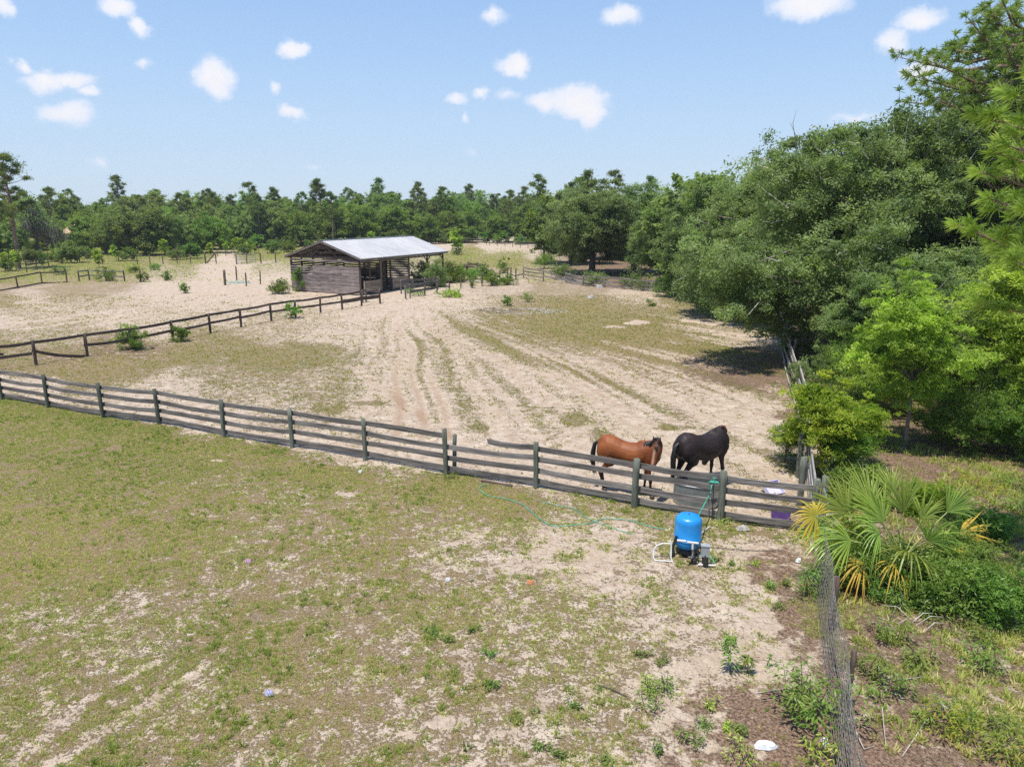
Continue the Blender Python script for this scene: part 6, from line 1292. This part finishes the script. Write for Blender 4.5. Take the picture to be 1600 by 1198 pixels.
def vine(px, py, w, dp, h, leaves, leaf, mt, label, dy=0, k=60, name='vine_bush'):
    rg = np.random.default_rng(int(px + py * 3)); cm, P = crown_mesh('leaves', rg, [(0, 0, h * .5, w / 2, dp / 2, h * .5), (w * .2, 0, h * .35, w * .3, dp * .4, h * .35), (-w * .22, 0, h * .4, w * .28, dp * .4, h * .4)], k, leaves, leaf, asp=.32, zmin=.03, cr=(.12, .28), flat=.8, up=.7, edge=.55, wild=.12)
    mb = MB()
    for i in range(0, len(P), 2): q = Vector(P[i]); s = Vector((q.x * .6 + rg.normal(0, .1), q.y * .6, 0)); mb.tube([s, s.lerp(q, .5) + Vector(rg.normal(0, .06, 3)), q], [.012, .009, .004], 4, cap=False)
    p = at(px, py); o = empty(name, (p.x, p.y + dy, 0), label, 'bush'); link('leaves', cm, M[mt], o); link('stems', mb.mesh('stems'), M['bark'], o); return o
vine(1345, 915, 1.5, 1.0, .95, 9000, .045, 'shrub', 'green vines between the wire fence and the palm', k=90)
vine(1330, 870, .9, .9, 1.0, 5000, .045, 'yellow', 'yellowish vines just behind the wire fence', k=60)
vine(1480, 945, 1.7, 1.2, 1.05, 12000, .045, 'shrub', 'dense dark green vines right of the palm', k=110)
vine(1555, 965, 1.3, 1.1, .95, 8000, .045, 'shrub', 'green vines at the right edge', k=80)
vine(1525, 930, 1.5, 1.0, 1.2, 8000, .045, 'broad', 'dull green vines behind the dense dark ones', k=80, dy=.5)
vine(1400, 895, 1.5, .7, .55, 6000, .045, 'shrub', 'leafy vines filling the middle of the palm', k=60)
vine(1445, 905, 1.2, .7, .7, 5000, .045, 'broad', 'vines tangled in the right side of the palm', k=50)
vine(1410, 935, 1.3, .6, .5, 3500, .04, 'broad', 'low creeping vines below the palm', k=40)
vine(1530, 840, 1.3, 1.0, .8, 6000, .05, 'shrub', 'green bush right of the yellow fans', k=60)
vine(1340, 790, 1.5, 1.3, 1.1, 9000, .05, 'shrub', 'green bush behind the palm fans', k=80)
vine(1450, 800, 1.5, 1.2, .8, 7000, .05, 'yellow', 'yellow green bush behind the right palm fans', k=60)
mb = MB(); rg = random.Random(8)
for i in range(16):
    a = at(rg.uniform(1380, 1470), rg.uniform(940, 990)); q = a + Vector((rg.uniform(-.6, .5), rg.uniform(-.3, .3), rg.uniform(.1, .5))); mb.tube([a, a.lerp(q, .5) + Vector((0, 0, .1)), q], [.010, .008, .004], 4)
tag(mb.build('dead_branches', M['pale_bark']), 'tangle of bleached dead branches under the vines', 'branches')

# ------------------------------------------------------------------ thin air
hz = MB(); hz.box((0, 250, 29), (1500, 620, 62)); hzo = hz.build('haze', None)
hm = bpy.data.materials.new('thin_haze'); hm.use_nodes = True; hm.node_tree.nodes.clear()
pv = N(hm.node_tree, 'ShaderNodeVolumePrincipled', inp={'Density': .00028, 'Anisotropy': .3}); pv.inputs['Color'].default_value = (.86, .92, 1, 1)
ho = N(hm.node_tree, 'ShaderNodeOutputMaterial'); hm.node_tree.links.new(pv.outputs[0], ho.inputs['Volume']); hzo.data.materials.append(hm); tag(hzo, kind='stuff')
